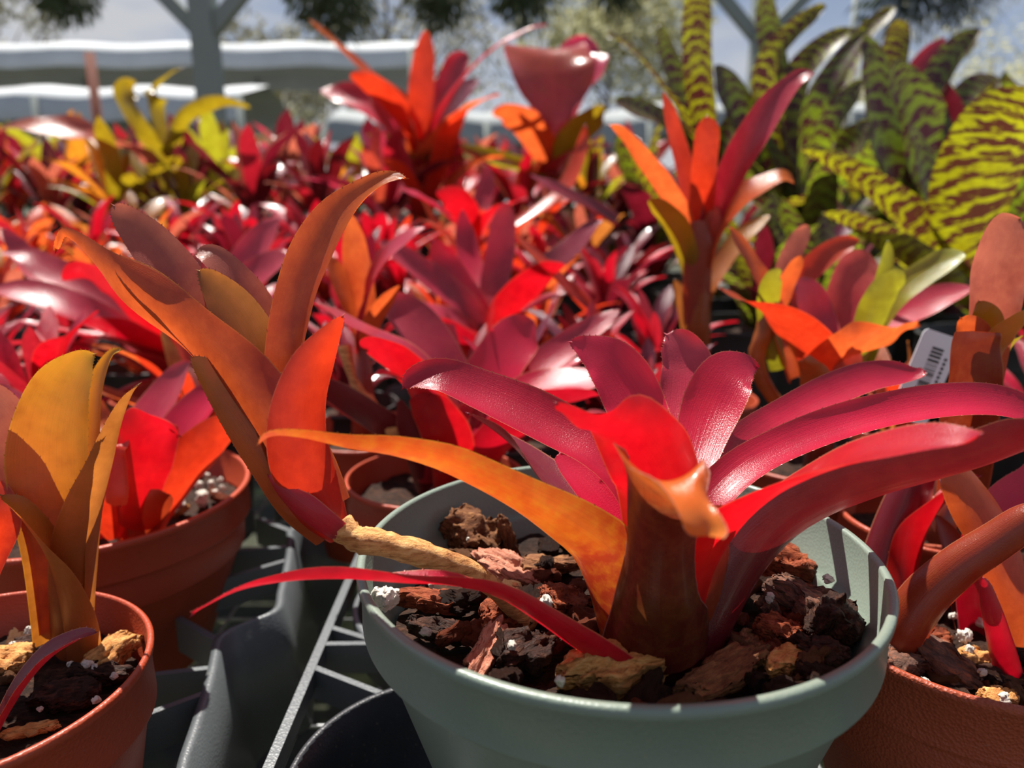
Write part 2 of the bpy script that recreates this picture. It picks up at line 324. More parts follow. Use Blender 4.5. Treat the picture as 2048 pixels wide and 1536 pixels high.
def pleaf(plist, mat, parent, axis=None, n=None, nb=None, arc=(2.4, 0.9, 0.7), name='leaf', cf=0.5, spines=0.006, wave=0.06, tipf=0.05, off=None, seed=None, thin=0.62, label=None, mucro=True):
    """plist tip first: (px, py, distance, visible width in px)"""
    pl = list(reversed(plist)); pts = [at(p[0], p[1], p[2]) for p in pl]
    A = Vector(axis) if axis is not None else pts[0] + Vector((0, 0.0, 0))
    wid, nrm = [], []
    k = len(pts)
    for i, P in enumerate(pts):
        T = (pts[min(i+1, k-1)] - pts[max(i-1, 0)]).normalized()
        t = i/(k-1)
        inn = Vector((A.x-P.x, A.y-P.y, 0)); 
        if inn.length < 0.004: inn = Vector((-T.x, -T.y, 0))
        if inn.length > 1e-5: inn.normalize()
        g = Vector((0, 0, 1)) + inn*1.0
        g = g - T*g.dot(T)
        if g.length > 1e-4: g.normalize()
        if n is not None or nb is not None:
            nv_ = Vector(nb if nb is not None else n); nt2 = Vector(n if n is not None else nb)
            g = nv_.lerp(nt2, t).normalized()
        g = g + Vector((0, -1, 0.2))*cf if n is None else g
        g = g - T*g.dot(T); g.normalize(); nrm.append(g)
        Vd = (P-CAMP).normalized(); Sd = T.cross(g); q = T.cross(Vd)
        fr = abs(Sd.dot(q.normalized())) if q.length > 1e-3 else 1
        wid.append(pl[i][3]*depth(P)/FPX/max(fr, thin))
    na = len(pts); arcs = [float(cr_pt(list(arc), i/(na-1))) for i in range(na)]
    sd = seed if seed is not None else random.random()*50
    o = leaf_mesh(pts, wid, nrm, arcs, name, LM[mat], parent, spines=spines, wave=wave, seed=sd, tipf=tipf, off=off, mucro=mucro)
    if label: o['label'] = label
    return o

# ------------------------------------------------------------------ pots and growing medium
def pot_profile(Rm, zr, zb, rb, band, step=0.04):
    r = Rm; st = r*step; t = r*0.022
    f = lambda z: rb + (r - st - rb)*((z - zb)/(zr - band - zb))
    return [(0.001, zb), (rb-0.004, zb), (rb, zb+0.003), (f(zr-band-0.004), zr-band-0.004), (r-st, zr-band-0.0012), (r-st*0.97, zr-band-0.0004), (r-st*0.30, zr-band), (r-st*0.18, zr-band+0.0004), (r-st*0.15, zr-band+0.0015),
            (r-0.0012, zr-0.0055), (r+0.0006, zr-0.004), (r+0.0008, zr-0.001), (r-0.0002, zr), (r-t, zr), (r-t-0.0006, zr-0.0012),
            (r-t-st*0.25, zr-band+0.001), (r-t-st*0.9, zr-band-0.001), (r-t-st*1.1, zr-band-0.003), (rb-t, zb+0.003), (0.001, zb+0.003)]
def POT_IN(z): return 9.0
def inner_fn(Rm, zr, zb, rb, band, step):
    st = Rm*step; t = Rm*.022
    def f(z):
        lo = min(Rm-t-st*1.1, Rm*.94-t) if z < zr-band else Rm-t-st*.9
        return rb-t + (lo-(rb-t))*min(1, (z-zb)/(zr-band-zb)) - .0012
    return f
def add_pot(parent, cx, cy, Rm, zr, zb, rb, band, mat, seg=128, ridge=False, step=0.04):
    global POT_IN
    POT_IN = inner_fn(Rm, zr, zb, rb, band, step)
    pr = pot_profile(Rm, zr, zb, rb, band, step)
    if ridge:
        pr = pr[:3] + [(Rm*0.915, zr-band*1.94), (Rm*0.925, zr-band*1.90), (Rm*0.940, zr-band*1.88), (Rm*0.944, zr-band*1.84), (Rm*0.952, zr-band*1.12), (Rm*0.952, zr-band*1.04)] + pr[6:]
    V, F = lathe(pr, cx, cy, seg); return meshobj('pot', V, F, mat, parent)
def add_soil(parent, cx, cy, r, z, amp=0.004, seed=0, n=46, mat=None):
    r = min(r, POT_IN(z))
    V, F = [], []; rings = n//2
    V.append((cx, cy, z + amp*0.5)); seg = n*2
    for i in range(1, rings+1):
        rr = r*i/rings
        for k in range(seg):
            a = 2*math.pi*k/seg; x = cx+rr*math.cos(a); y = cy+rr*math.sin(a)
            h = amp*(noise.noise(Vector((x*60, y*60, seed))) + 0.6*noise.noise(Vector((x*170, y*170, seed))) + 0.4*noise.noise(Vector((x*500, y*500, seed))))
            V.append((x, y, z+h + amp*0.6*(1-i/rings)))
    for k in range(seg): F.append((0, 1+k, 1+(k+1) % seg))
    for i in range(rings-1):
        for k in range(seg):
            a = 1+i*seg+k; b = 1+i*seg+(k+1) % seg; F.append((a, a+seg, b+seg, b))
    return meshobj('soil', V, F, mat or SOIL, parent)

_sub = {}
def chunk_base(n=14):
    if n in _sub: return _sub[n]
    V, F, idx = [], [], {}
    def vid(x, y, z):
        k = (x, y, z)
        if k not in idx: idx[k] = len(V); V.append(Vector((x/n*2-1, y/n*2-1, z/n*2-1)))
        return idx[k]
    for i in range(n):
        for j in range(n):
            for s in (0, n):
                q = [(s, i, j), (s, i+1, j), (s, i+1, j+1), (s, i, j+1)]; F.append([vid(*p) for p in (q if s else q[::-1])])
                q = [(i, s, j), (i, s, j+1), (i+1, s, j+1), (i+1, s, j)]; F.append([vid(*p) for p in (q if s else q[::-1])])
                q = [(i, j, s), (i+1, j, s), (i+1, j+1, s), (i, j+1, s)]; F.append([vid(*p) for p in (q if s else q[::-1])])
    _sub[n] = (V, F); return _sub[n]
def chip(loc, size, mat, rot, seed, label, group=None, name='bark_chip', cat='bark chip', n=14, rugged=1.0):
    """broken bark: a slab with ragged outline, layered faces"""
    V0, F = chunk_base(n); sx, sy, sz = size[0]/2, size[1]/2, size[2]/2; V = []
    for v in V0:
        s = v.normalized().lerp(v, 0.55)
        e = noise.noise(Vector((s.x*1.3+seed, s.y*1.3, seed*0.7)))*0.38 + noise.noise(Vector((s.x*3.5, s.y*3.5+seed, seed)))*0.2*rugged
        x = s.x*(1+e - 0.25*abs(s.y)**2); y = s.y*(1+e*1.2 - 0.45*(s.x*s.x))
        z = s.z*(0.75 + 0.5*noise.noise(Vector((s.x*1.8, s.y*1.8, seed+9)))) + 0.35*noise.noise(Vector((s.x*1.1, s.y*1.1, seed+4)))
        st = round(z*2.6 + 0.8*noise.noise(Vector((s.x*4, s.y*2.2, seed)))) / 2.6; z = z*0.55 + st*0.45
        q = Vector((x*sx, y*sy, z*sz))
        q += Vector((noise.noise(v*6+Vector((seed, 0, 0))), noise.noise(v*6+Vector((0, seed, 0))), noise.noise(v*6+Vector((0, 0, seed)))))*min(sx, sy)*0.13*rugged
        V.append(q)
    o = meshobj(name, V, F, mat, None, off=(0, 0, 0)); o.location = loc; o.rotation_euler = rot
    setp(o, label, cat, group); 
    return o

# ================================================================== setting: ground, bench
def struct(name, V, F, mat, smooth=False):
    o = meshobj(name, V, F, mat, None, off=(0, 0, 0), smooth=smooth); o['kind'] = 'structure'; return o
m_, nt_ = newmat('gravel and weeds ground'); L_ = nt_.links.new
t_ = N(nt_, 'ShaderNodeTexCoord'); g1 = noise_n(nt_, t_.outputs['Object'], 3.5, 6, 0.6); g2 = noise_n(nt_, t_.outputs['Object'], 60, 5, 0.7)
gc = ramp(nt_, g1.outputs[0], [(0.46, (0.018, 0.017, 0.013)), (0.56, (0.05, 0.055, 0.02)), (0.66, (0.28, 0.31, 0.10))]).outputs[0]  # gravel darkened in place of the shade under the bench, weed patches kept bright
gc = mixc(nt_, 0.6, gc, g2.outputs[0], 'MULTIPLY')
pg = N(nt_, 'ShaderNodeBsdfPrincipled'); L_(gc, pg.inputs['Base Color']); pg.inputs['Roughness'].default_value = 0.9
L_(pg.outputs[0], N(nt_, 'ShaderNodeOutputMaterial').inputs[0]); GROUND = m_
GZ = -0.95
struct('ground', [(-90, -5, GZ), (90, -5, GZ), (90, 160, GZ), (-90, 160, GZ)], [(0, 1, 2, 3)], GROUND)

WIRE = simple('galvanised wire', (0.30, 0.31, 0.31), 0.45, 0.5, 20, 0.3, 0.6)
WOOD = simple('weathered bench timber', (0.20, 0.17, 0.13), 0.8, 0.2, 12, 0.4)
bench = empty('plant_bench', (0, 1.4, GZ), 'long wire mesh bench that carries the grey trays and all the potted bromeliads', 'bench')
V, F = [], []
BZ = -0.105
for i in range(-36, 37): tube(V, F, [(i*0.052, -0.25, BZ), (i*0.052, 3.1, BZ)], [0.0016]*2, 6)
for j in range(0, 46): tube(V, F, [(-1.9, -0.25+j*0.0745, BZ-0.003), (1.9, -0.25+j*0.0745, BZ-0.003)], [0.0016]*2, 6)
meshobj('wire_mesh', V, F, WIRE, bench)
V, F = [], []
for a, b in (((-1.9, -0.25), (-1.9, 3.1)), ((1.9, -0.25), (1.9, 3.1)), ((-1.9, -0.25), (1.9, -0.25)), ((-1.9, 3.1), (1.9, 3.1)), ((-1.9, 1.4), (1.9, 1.4))): boxm(V, F, a, b, 0.045, 0.09, BZ-0.005)
meshobj('bench_frame', V, F, WOOD, bench, smooth=False)
for x in (-1.88, 0, 1.88):
    for y in (-0.22, 1.4, 3.07):
        V, F = [], []; boxm(V, F, (x-0.04, y), (x+0.04, y), 0.08, abs(GZ-BZ)-0.09, BZ-0.09); meshobj('leg', V, F, WOOD, bench, smooth=False)

# ------------------------------------------------------------------ grey carrying trays
def ring_mesh(cx, cy, r, parent, floor=True):
    pr = [(r, 0.0), (r+0.003, 0.0), (r+0.0035, -0.001), (r+0.0015, -0.03), (r-0.008, -0.075), (0.002, -0.078)] if floor else [(r, 0.0), (r+0.003, 0.0), (r+0.0035, -0.001), (r+0.0015, -0.03), (r-0.002, -0.03), (r, -0.001)]
    if floor: pr = [(0.002, -0.075), (r-0.010, -0.073), (r-0.001, -0.028)] + pr
    V, F = lathe(pr, cx, cy, 72); return meshobj('pocket_ring', V, F, PBLK if floor else PTRAY, parent)
right_tray = empty('carrying_tray', (0.15, 0.55, BZ), 'grey openwork plastic tray under the green pot with a thin straight edge bar', 'tray')
left_tray = empty('carrying_tray', (-0.40, 0.55, BZ), 'grey openwork plastic tray on the left with a deep scalloped side wall', 'tray')
PT = 0.168
V, F = [], []
ex = -0.119
boxm(V, F, (ex, 0.02), (ex, 1.35), 0.0055, 0.012, 0.0)
boxm(V, F, (0.62, 0.02), (0.62, 1.35), 0.0055, 0.012, 0.0)
for j in range(-1, 7):
    y = 0.318 + j*PT
    for i in range(0, 4):
        x = -0.030 + i*0.165
        boxm(V, F, (x-0.0, y+0.076), (x, y+PT-0.076), 0.004, 0.022, -0.0005)
        if i: boxm(V, F, (x-0.089, y), (x-0.076, y), 0.004, 0.022, -0.0005)
        xl = ex if i == 0 else x-0.0825
        boxm(V, F, (xl, y+0.090), (x-0.043, y+0.064), 0.004, 0.020, -0.0004)
        boxm(V, F, (xl, y+0.114), (x+0.0, y+0.116), 0.004, 0.020, -0.0004)
        boxm(V, F, (xl, y+0.134), (x-0.045, y+0.160-0.056+0.008), 0.004, 0.020, -0.0004)
        boxm(V, F, (x+0.043, y+0.064), (x+0.0825, y+0.090), 0.004, 0.020, -0.0004)
meshobj('frame', V, F, PTRAY, right_tray, smooth=False)
ring_mesh(-0.030, 0.318, 0.0755, right_tray, True)
for i in range(4):
    for j in range(7):
        if (i, j) != (0, 0): ring_mesh(-0.030+i*0.165, 0.318+j*PT, 0.0755, right_tray, False)
# left tray: scalloped edge + deep wall
edge = []
for j in range(-2, 6):
    y = 0.434 + j*0.165
    edge += [(-0.158, y-0.125), (-0.162, y-0.100), (-0.168, y-0.065), (-0.174, y-0.036), (-0.180, y-0.012), (-0.184, y+0.002), (-0.181, y+0.014), (-0.172, y+0.024)]
edge = [(x, y) for x, y in edge]
V, F = [], []
def wall_strip(V, F, path, zt, zb, th, lean=0.012):
    i0 = len(V); n = len(path)
    for i, (x, y) in enumerate(path):
        V += [(x-th, y, zt-0.001), (x-th*0.3, y, zt), (x+th*0.4, y, zt-0.0012), (x+lean, y, zb), (x+lean-th, y, zb)]
    for i in range(n-1):
        for k in range(5):
            a = i0+i*5+k; b = i0+i*5+(k+1) % 5; F.append((a, b, b+5, a+5))
pe = []
for k in range(len(edge)*6): q = cr_pt([Vector((x, y, 0)) for x, y in edge], k/(len(edge)*6-1)); pe.append((q.x, q.y))
wall_strip(V, F, pe, 0.0, -0.092, 0.0045, 0.016)
meshobj('side_wall', V, F, PTRAY, left_tray)
V, F = [], []
for j in range(-2, 6):
    y = 0.434 + j*0.165
    boxm(V, F, (-0.184, y+0.002), (-0.222, y+0.030), 0.0045, 0.024, -0.001)
    boxm(V, F, (-0.178, y-0.026), (-0.225, y-0.036), 0.0038, 0.024, -0.001)
    boxm(V, F, (-0.173, y-0.050), (-0.222, y-0.088), 0.0038, 0.024, -0.001)
    for i in range(1, 4):
        x = -0.222 - i*0.17
        boxm(V, F, (x, y+0.05), (x+0.16, y+0.05), 0.004, 0.022, -0.001); boxm(V, F, (x+0.08, y-0.04), (x+0.08, y+0.12), 0.004, 0.022, -0.001)
meshobj('frame', V, F, PTRAY, left_tray, smooth=False)
meshobj('wall', *(lambda v, f: (boxm(v, f, (-0.86, -0.1), (-0.86, 1.35), 0.004, 0.09, 0.0), (v, f))[1])([], []), PTRAY, left_tray, smooth=False)

# ================================================================== HERO: plant in the green pot
GC = Vector((0.045, 0.310, 0.0))
G = empty('potted_bromeliad', GC, 'crimson bromeliad in large sage green pot, with an orange offshoot leaning left', 'potted plant')
add_pot(G, GC.x, GC.y, 0.110, 0.123, 0.0015, 0.074, 0.026, PLG, 160, step=0.055)
add_soil(G, GC.x, GC.y, 0.1015, 0.086, 0.005, 3, 60)
gax = at(1330, 1200, 0.275)
V, F = [], []
cb = at(1328, 1330, 0.280)
tube(V, F, [cb+Vector((0, 0, -0.015)), cb, cb+Vector((0, 0, 0.018)), cb+Vector((0, 0.002, 0.040)), cb+Vector((0.001, 0.004, 0.06))], [0.012, 0.017, 0.014, 0.011, 0.004], 20)
o = meshobj('stem', V, F, LM['maroon'], G, uv=[(0.5, 0.2)]*len(V))
def g(pl, mat, **k):
    k.setdefault('axis', gax); k.setdefault('spines', 0.005); return pleaf(pl, mat, G, **k)
# back leaves first
g([(1332, 668, .375, 14), (1352, 688, .372, 70), (1376, 740, .365, 106), (1372, 820, .350, 112), (1356, 900, .33, 90), (1340, 1010, .305, 80), (1330, 1180, .288, 70)], 'mauve', cf=.6, arc=(2.2, 1.0, 0.9, .8), wave=.18, seed=3)
g([(1140, 684, .352, 12), (1168, 694, .352, 50), (1212, 720, .350, 96), (1250, 772, .345, 116), (1278, 830, .337, 118), (1300, 900, .32, 100), (1318, 1010, .30, 80), (1326, 1180, .286, 80)], 'crimson', cf=.7, arc=(2.0, .8, .6, .5), wave=.15, seed=4)
g([(1516, 736, .352, 12), (1490, 733, .350, 62), (1456, 752, .346, 108), (1424, 812, .338, 118), (1400, 880, .325, 100), (1382, 950, .31, 82), (1356, 1060, .296, 72), (1336, 1190, .286, 70)], 'crimson', cf=.8, arc=(2.2, 1.0, .6, .45), wave=.12, seed=5)
g([(1850, 742, .385, 16), (1830, 748, .385, 24), (1790, 748, .384, 48), (1730, 758, .380, 62), (1655, 788, .370, 68), (1575, 832, .355, 70), (1500, 884, .335, 80), (1440, 950, .315, 72), (1390, 1040, .30, 70), (1345, 1180, .286, 70)], 'crimson', cf=.5, arc=(2.4, 1.3, 1.0, 1.1), seed=6)
g([(1120, 905, .335, 40), (1150, 935, .330, 70), (1195, 985, .320, 90), (1240, 1040, .31, 90), (1290, 1120, .295, 80), (1318, 1220, .284, 60)], 'crimson', arc=(2.4, 1.4, 1.2), cf=.2)
g([(935, 826, .365, 12), (985, 860, .36, 46), (1040, 905, .352, 66), (1100, 965, .34, 78), (1165, 1030, .325, 84), (1225, 1100, .308, 84), (1285, 1200, .29, 90), (1312, 1300, .283, 80)], 'maroon', n=(-.4, .6, 1), nb=(-.2, .3, .6), cf=0, arc=(2.4, 1.5, 1.2), seed=7)
# long right leaves
g([(2110, 850, .325, 16), (2060, 824, .330, 46), (1985, 806, .335, 64), (1890, 808, .335, 70), (1780, 826, .332, 68), (1670, 856, .325, 70), (1570, 894, .315, 72), (1490, 938, .305, 78), (1425, 1000, .295, 76), (1370, 1090, .287, 78), (1340, 1220, .282, 70)], 'crimson', cf=.35, arc=(2.4, 1.5, 1.3, 1.2), seed=8)
g([(2150, 862, .250, 26), (2060, 882, .262, 82), (1960, 920, .270, 98), (1860, 950, .276, 104), (1760, 976, .280, 104), (1660, 1012, .282, 106), (1570, 1064, .282, 108), (1500, 1134, .280, 112), (1448, 1220, .276, 116), (1402, 1320, .270, 110)], 'maroon', n=(.25, .75, 1), nb=(.1, .9, .4), cf=0, arc=(2.6, 1.7, 1.4, 1.2), seed=9)
g([(1500, 1052, .300, 20), (1470, 1080, .297, 50), (1440, 1120, .293, 56), (1415, 1200, .285, 60)], 'bronze', cf=.2, arc=(2, 1.2, .8))
g([(1962, 868, .215, 10), (1940, 880, .218, 52), (1880, 884, .224, 92), (1800, 896, .232, 120), (1710, 920, .240, 136), (1620, 956, .248, 150), (1540, 1000, .256, 156), (1470, 1060, .262, 150), (1415, 1140, .266, 128), (1385, 1250, .268, 110), (1370, 1330, .268, 90)], 'glow', n=(-.15, -.35, 1), nb=(-.5, .9, .2), cf=0, arc=(2.6, 1.2, .9, 1.0), thin=.8, seed=10, wave=.05)
# left leaves
g([(806, 776, .332, 14), (832, 757, .335, 44), (885, 756, .335, 68), (960, 786, .332, 84), (1040, 822, .326, 92), (1120, 864, .318, 92), (1195, 908, .308, 90), (1255, 972, .298, 86), (1298, 1060, .290, 86), (1318, 1200, .283, 80)], 'crimson', cf=.45, arc=(2.4, 1.4, 1.2, 1.1), seed=11)
g([(516, 890, .245, 9), (545, 872, .246, 28), (610, 876, .248, 40), (700, 896, .252, 56), (790, 908, .255, 72), (880, 932, .258, 84), (970, 970, .260, 88), (1050, 1010, .262, 92), (1130, 1060, .265, 104), (1200, 1120, .268, 128), (1240, 1210, .270, 150), (1262, 1310, .272, 150)], 'sunset', n=(-.1, .35, 1), nb=(.45, 1, .1), cf=0, arc=(2.2, 1.5, 1.7, 1.6), thin=.75, seed=12)
g([(384, 1230, .235, 5), (408, 1214, .236, 16), (480, 1180, .238, 32), (580, 1162, .241, 42), (690, 1158, .244, 50), (800, 1166, .247, 60), (910, 1172, .250, 62), (1000, 1196, .253, 70), (1080, 1246, .256, 86), (1150, 1296, .259, 98), (1225, 1345, .262, 100)], 'crimson', n=(-.1, .75, 1), nb=(.25, .5, 1), cf=0, arc=(2.2, 2.0, 1.7, 1.4), thin=.8, seed=13, wave=.12)
# centre leaf that curls to the front, and the front sheath leaf folding over
g([(1112, 806, .232, 16), (1150, 832, .236, 44), (1200, 850, .244, 80), (1255, 868, .252, 140), (1300, 920, .258, 176), (1325, 980, .262, 170), (1330, 1060, .265, 150), (1330, 1200, .268, 130)], 'glow', n=(-.45, .35, 1), nb=(0, 1, .1), cf=0, arc=(2.6, 1.6, 1.1, .9), thin=.9, seed=14, wave=.25)
g([(1414, 1072, .196, 20), (1396, 1040, .197, 80), (1366, 1000, .201, 128), (1330, 968, .208, 164), (1298, 958, .218, 190), (1296, 1000, .230, 172), (1310, 1060, .240, 150), (1318, 1140, .246, 140), (1318, 1230, .250, 170), (1328, 1300, .254, 212), (1332, 1350, .256, 232)], 'sheath', n=(.25, -1, .6), nb=(0, 1, .15), cf=0, arc=(3.1, 3.0, 2.9, 2.4, 1.3, .9), thin=.95, mucro=False, seed=15, wave=.3, tipf=.03, label='orange tipped leaf folding over at the front')
g([(1440, 1010, .265, 40), (1425, 1100, .27, 80), (1410, 1200, .272, 110), (1390, 1330, .272, 120)], 'bronze', n=(0, 1, .2), nb=(-.4, 1, .1), cf=0, arc=(2.6, 2.0, 1.4))
g([(1270, 1010, .270, 20), (1262, 1090, .272, 70), (1258, 1200, .272, 110), (1275, 1330, .272, 120)], 'maroon', n=(.3, 1, .2), nb=(.4, 1, .1), cf=0, arc=(2.6, 2.0, 1.4))
# offshoot
off_ = at(690, 1080, .285)
V, F = [], []
sp_ = [at(1060, 1250, .30), at(980, 1170, .295), (at(905, 1128, .29)), at(830, 1104, .287), at(760, 1086, .285), at(710, 1076, .285), at(680, 1050, .287)]
pp = [cr_pt(sp_, k/40) for k in range(41)]; rr = [0.0036 + 0.0014*math.sin(min(1, k/26)*1.5) + (0.0006 if (k % 9) < 5 else 0) for k in range(41)]
tube(V, F, pp, rr, 18, wob=.15, seed=2)
OFF = meshobj('offshoot', V, F, STOLON, G, uv=None); OFF['label'] = 'orange offshoot on a dry tan runner'
oax = at(610, 1000, .295)
def p(pl, mat, **k):
    k.setdefault('axis', oax); k.setdefault('spines', 0.005); k.setdefault('off', GC); return pleaf(pl, mat, OFF, **k)
p([(226, 410, .350, 20), (252, 436, .350, 54), (300, 486, .346, 84), (355, 556, .340, 98), (410, 650, .334, 98), (470, 740, .326, 90), (530, 840, .316, 84), (590, 980, .304, 70)], 'rose', n=(.3, -1, .35), nb=(.3, -1, .3), cf=0, arc=(1.6, .9, .6), seed=21)
p([(392, 508, .350, 14), (420, 512, .350, 44), (462, 550, .348, 62), (510, 620, .344, 80), (550, 720, .336, 80), (580, 850, .320, 70)], 'rose', n=(.5, -.6, .8), nb=(0, -1, .3), cf=0, arc=(1.8, 1.2, 1.0), seed=22)
p([(396, 541, .332, 10), (420, 560, .332, 46), (462, 612, .330, 88), (500, 680, .326, 108), (530, 760, .320, 100), (556, 850, .312, 84), (590, 960, .302, 70)], 'olive', n=(.2, -1, .3), nb=(.2, -1, .2), cf=0, arc=(1.8, 1.0, .7), seed=23)
p([(812, 356, .325, 7), (780, 358, .326, 24), (735, 384, .328, 44), (682, 438, .328, 74), (636, 514, .327, 84), (600, 600, .323, 80), (578, 700, .317, 72), (575, 820, .310, 74), (600, 960, .300, 76)], 'orange', n=(-.7, -.5, .8), nb=(-.2, -1, .2), cf=0, arc=(2.2, 1.3, 1.5, .9), seed=24)
p([(112, 500, .355, 8), (126, 466, .353, 18), (165, 490, .347, 34), (220, 545, .338, 62), (290, 598, .330, 92), (370, 660, .320, 108), (450, 738, .310, 120), (520, 830, .300, 120), (575, 920, .294, 116), (632, 1030, .290, 90)], 'orange', n=(.25, 1, .35), nb=(.2, 1, .2), cf=0, arc=(2.6, 1.5, 1.2, .8), seed=25, wave=.15, thin=.8)
p([(382, 714, .315, 9), (410, 738, .314, 42), (455, 800, .311, 66), (500, 868, .307, 76), (545, 930, .303, 84), (600, 1010, .297, 80), (660, 1070, .290, 60)], 'olive', n=(.6, -1, .4), nb=(.3, -1, .2), cf=0, arc=(2.4, 1.4, 1.3), seed=26)
p([(686, 631, .290, 6), (668, 660, .290, 36), (632, 726, .289, 82), (606, 800, .286, 104), (598, 880, .284, 120), (612, 960, .284, 124), (644, 1030, .286, 100), (680, 1076, .287, 50)], 'redorange', thin=.95, n=(-.3, .9, .4), nb=(-.4, .9, .2), cf=0, arc=(2.8, 2.2, 1.6, 1.1), seed=27)
p([(536, 950, .290, 8), (552, 980, .287, 50), (584, 1016, .284, 76), (626, 1050, .282, 82), (664, 1074, .282, 62), (694, 1088, .284, 36)], 'crimson', thin=.95, n=(.3, .9, .6), nb=(.3, .9, .5), cf=0, arc=(2.8, 2.2, 1.8), seed=28)
V, F = [], []
for (a, b, w_) in (((668, 1010), (720, 1085), .004), ((690, 1060), (790, 1082), .0045)):
    pass

# ------------------------------------------------------------------ bark, perlite in the green pot
random.seed(11)
def place_chip(px, py, z, spx, asp, thick, mat, tilt=(0, 0, 0), seed=0, label='', group=None, lift=.3, rugged=1.0):
    P = onz(px, py, z); L = spx*depth(P)/FPX
    P.z += L*asp*thick*lift
    return chip(P, (L, L*asp, L*thick), BK[mat], tilt, seed, label, group, rugged=rugged, n=16)
GS = 0.094
for a in [
 (1232, 1352, 240, .45, .40, 'tan', (.35, -.12, .12), 1, 'big tan bark chunk lying at the foot of the crimson bromeliad, brightened as if sunlit'),
 (972, 1300, 130, .42, .22, 'pink', (.6, -.5, 1.0), 2, 'pointed pinkish bark chip propped upright near the left rim of the green pot'),
 (950, 1082, 130, .75, .6, 'brown', (.6, .3, .4), 3, 'rugged brown bark lump beneath the yellow orange leaf'),
 (1018, 1086, 110, .42, .30, 'brown', (.1, 1.25, .3), 4, 'upright brown bark stick standing among chips behind the orange leaf'),
 (1094, 1134, 130, .42, .25, 'brown', (.1, .05, .2), 5, 'flat light brown bark chip beneath the orange yellow leaf'),
 (1018, 1146, 130, .55, .32, 'pink', (.2, .3, -.3), 6, 'pinkish brown bark chip just above the long low red leaf'),
 (1126, 1206, 120, .75, .35, 'red', (.3, .3, .8), 7, 'smooth red brown bark chip left of the central leaf bases'),
 (868, 1206, 160, .32, .26, 'red', (.1, 0, -.1), 8, 'long red brown bark piece under the low red leaf'),
 (872, 1262, 130, .40, .35, 'dark', (.2, .1, -.2), 9, 'wet black bark piece near the left inside of the green pot'),
 (1052, 1318, 130, .62, .6, 'dark', (.4, 0, .5), 10, 'dark bark clump left of the big tan chunk'),
 (1000, 1240, 120, .6, .35, 'red', (.4, .2, .6), 12, 'rust red bark chip behind the pointed pinkish chip'),
 (1612, 1222, 180, .62, .42, 'grey', (-.2, .35, -.6), 13, 'large grey and rust striated bark piece on the right side of the green pot'),
 (1570, 1140, 170, .55, .40, 'red', (.2, .2, .2), 14, 'red brown bark chip behind the grey striated piece'),
 (1540, 1225, 90, .5, .5, 'grey', (.3, 1.0, .4), 15, 'small upright grey bark sliver beside the striated piece'),
 (1666, 1262, 130, .7, .75, 'dark', (.5, .2, .9), 16, 'jagged black bark lump at the right side of the green pot'),
 (1560, 1268, 140, .5, .35, 'red', (.2, .3, .3), 17, 'russet bark chip in front of the grey striated piece'),
 (1500, 1290, 120, .4, .3, 'brown', (.4, .2, .9), 18, 'folded brown bark strip right of the leaf bases'),
 (1450, 1345, 230, .34, .22, 'brown', (.35, -.25, .32), 19, 'long dark brown bark strip leaning along the front rim'),
 (1568, 1332, 110, .6, .45, 'tan', (.2, 0, .3), 20, 'tan bark lump against the front right rim of the green pot'),
 (1640, 1316, 120, .6, .45, 'dark', (.2, .2, -.3), 21, 'black bark lump behind the tan one at the front right rim'),
]:
    place_chip(a[0], a[1], GS, a[2], a[3], a[4], a[5], a[6], a[7], a[8])
ORD_ = ['first', 'second', 'third', 'fourth', 'fifth', 'sixth', 'seventh', 'eighth', 'ninth', 'tenth', 'eleventh', 'twelfth', 'thirteenth', 'fourteenth', 'fifteenth', 'sixteenth', 'seventeenth', 'eighteenth', 'nineteenth', 'twentieth']
ORD = ORD_ + ['twenty ' + q for q in ORD_[:9]] + ['thirtieth'] + ['thirty ' + q for q in ORD_[:9]]
protos = {}
def relabel(objs, fmt):
    d = {}
    for o, nm in objs: d.setdefault(nm, []).append(o)
    for nm, l_ in d.items():
        l_.sort(key=lambda o: o.location.x/max(.05, o.location.y))
        for i, o in enumerate(l_): o['label'] = fmt % ((nm, ORD[i]) if '%s' == fmt[:2] or fmt.count('%s') == 2 else ORD[i])
def scatter_chips(cx, cy, r, z, n, where, group, smin, smax, mats, avoid=None, label=None):
    made = []
    for k in range(n):
        for _ in range(40):
            rr = r*math.sqrt(random.random()); a = random.random()*2*math.pi; x = cx+rr*math.cos(a); y = cy+rr*math.sin(a)
            if not avoid or (Vector((x, y))-Vector(avoid[0])).length > avoid[1]: break
        mt = random.choice(mats); v = random.randrange(4); key = (mt, v)
        s = random.uniform(smin, smax)
        if key not in protos:
            o = chip((0, 0, 0), (1, .6, .38), BK[mt], (0, 0, 0), 30+v*3.7+hash(mt) % 1, 'x', None, n=10); protos[key] = o
        else:
            o = protos[key].copy(); COL.objects.link(o)
        o.scale = (s, s*random.uniform(.8, 1.2), s); o.location = (x, y, z + s*0.12)
        o.rotation_euler = (random.uniform(-.6, .6), random.uniform(-.6, .6), random.random()*6.28)
        nm = {'red': 'red brown', 'dark': 'blackish', 'tan': 'tan', 'pink': 'pinkish', 'grey': 'greyish', 'brown': 'brown'}[mt]
        made.append((o, nm)); o['group'] = group + ', ' + nm; o['category'] = 'bark chip'
    relabel(made, '%s bark bit, %s of its colour from left, ' + where)
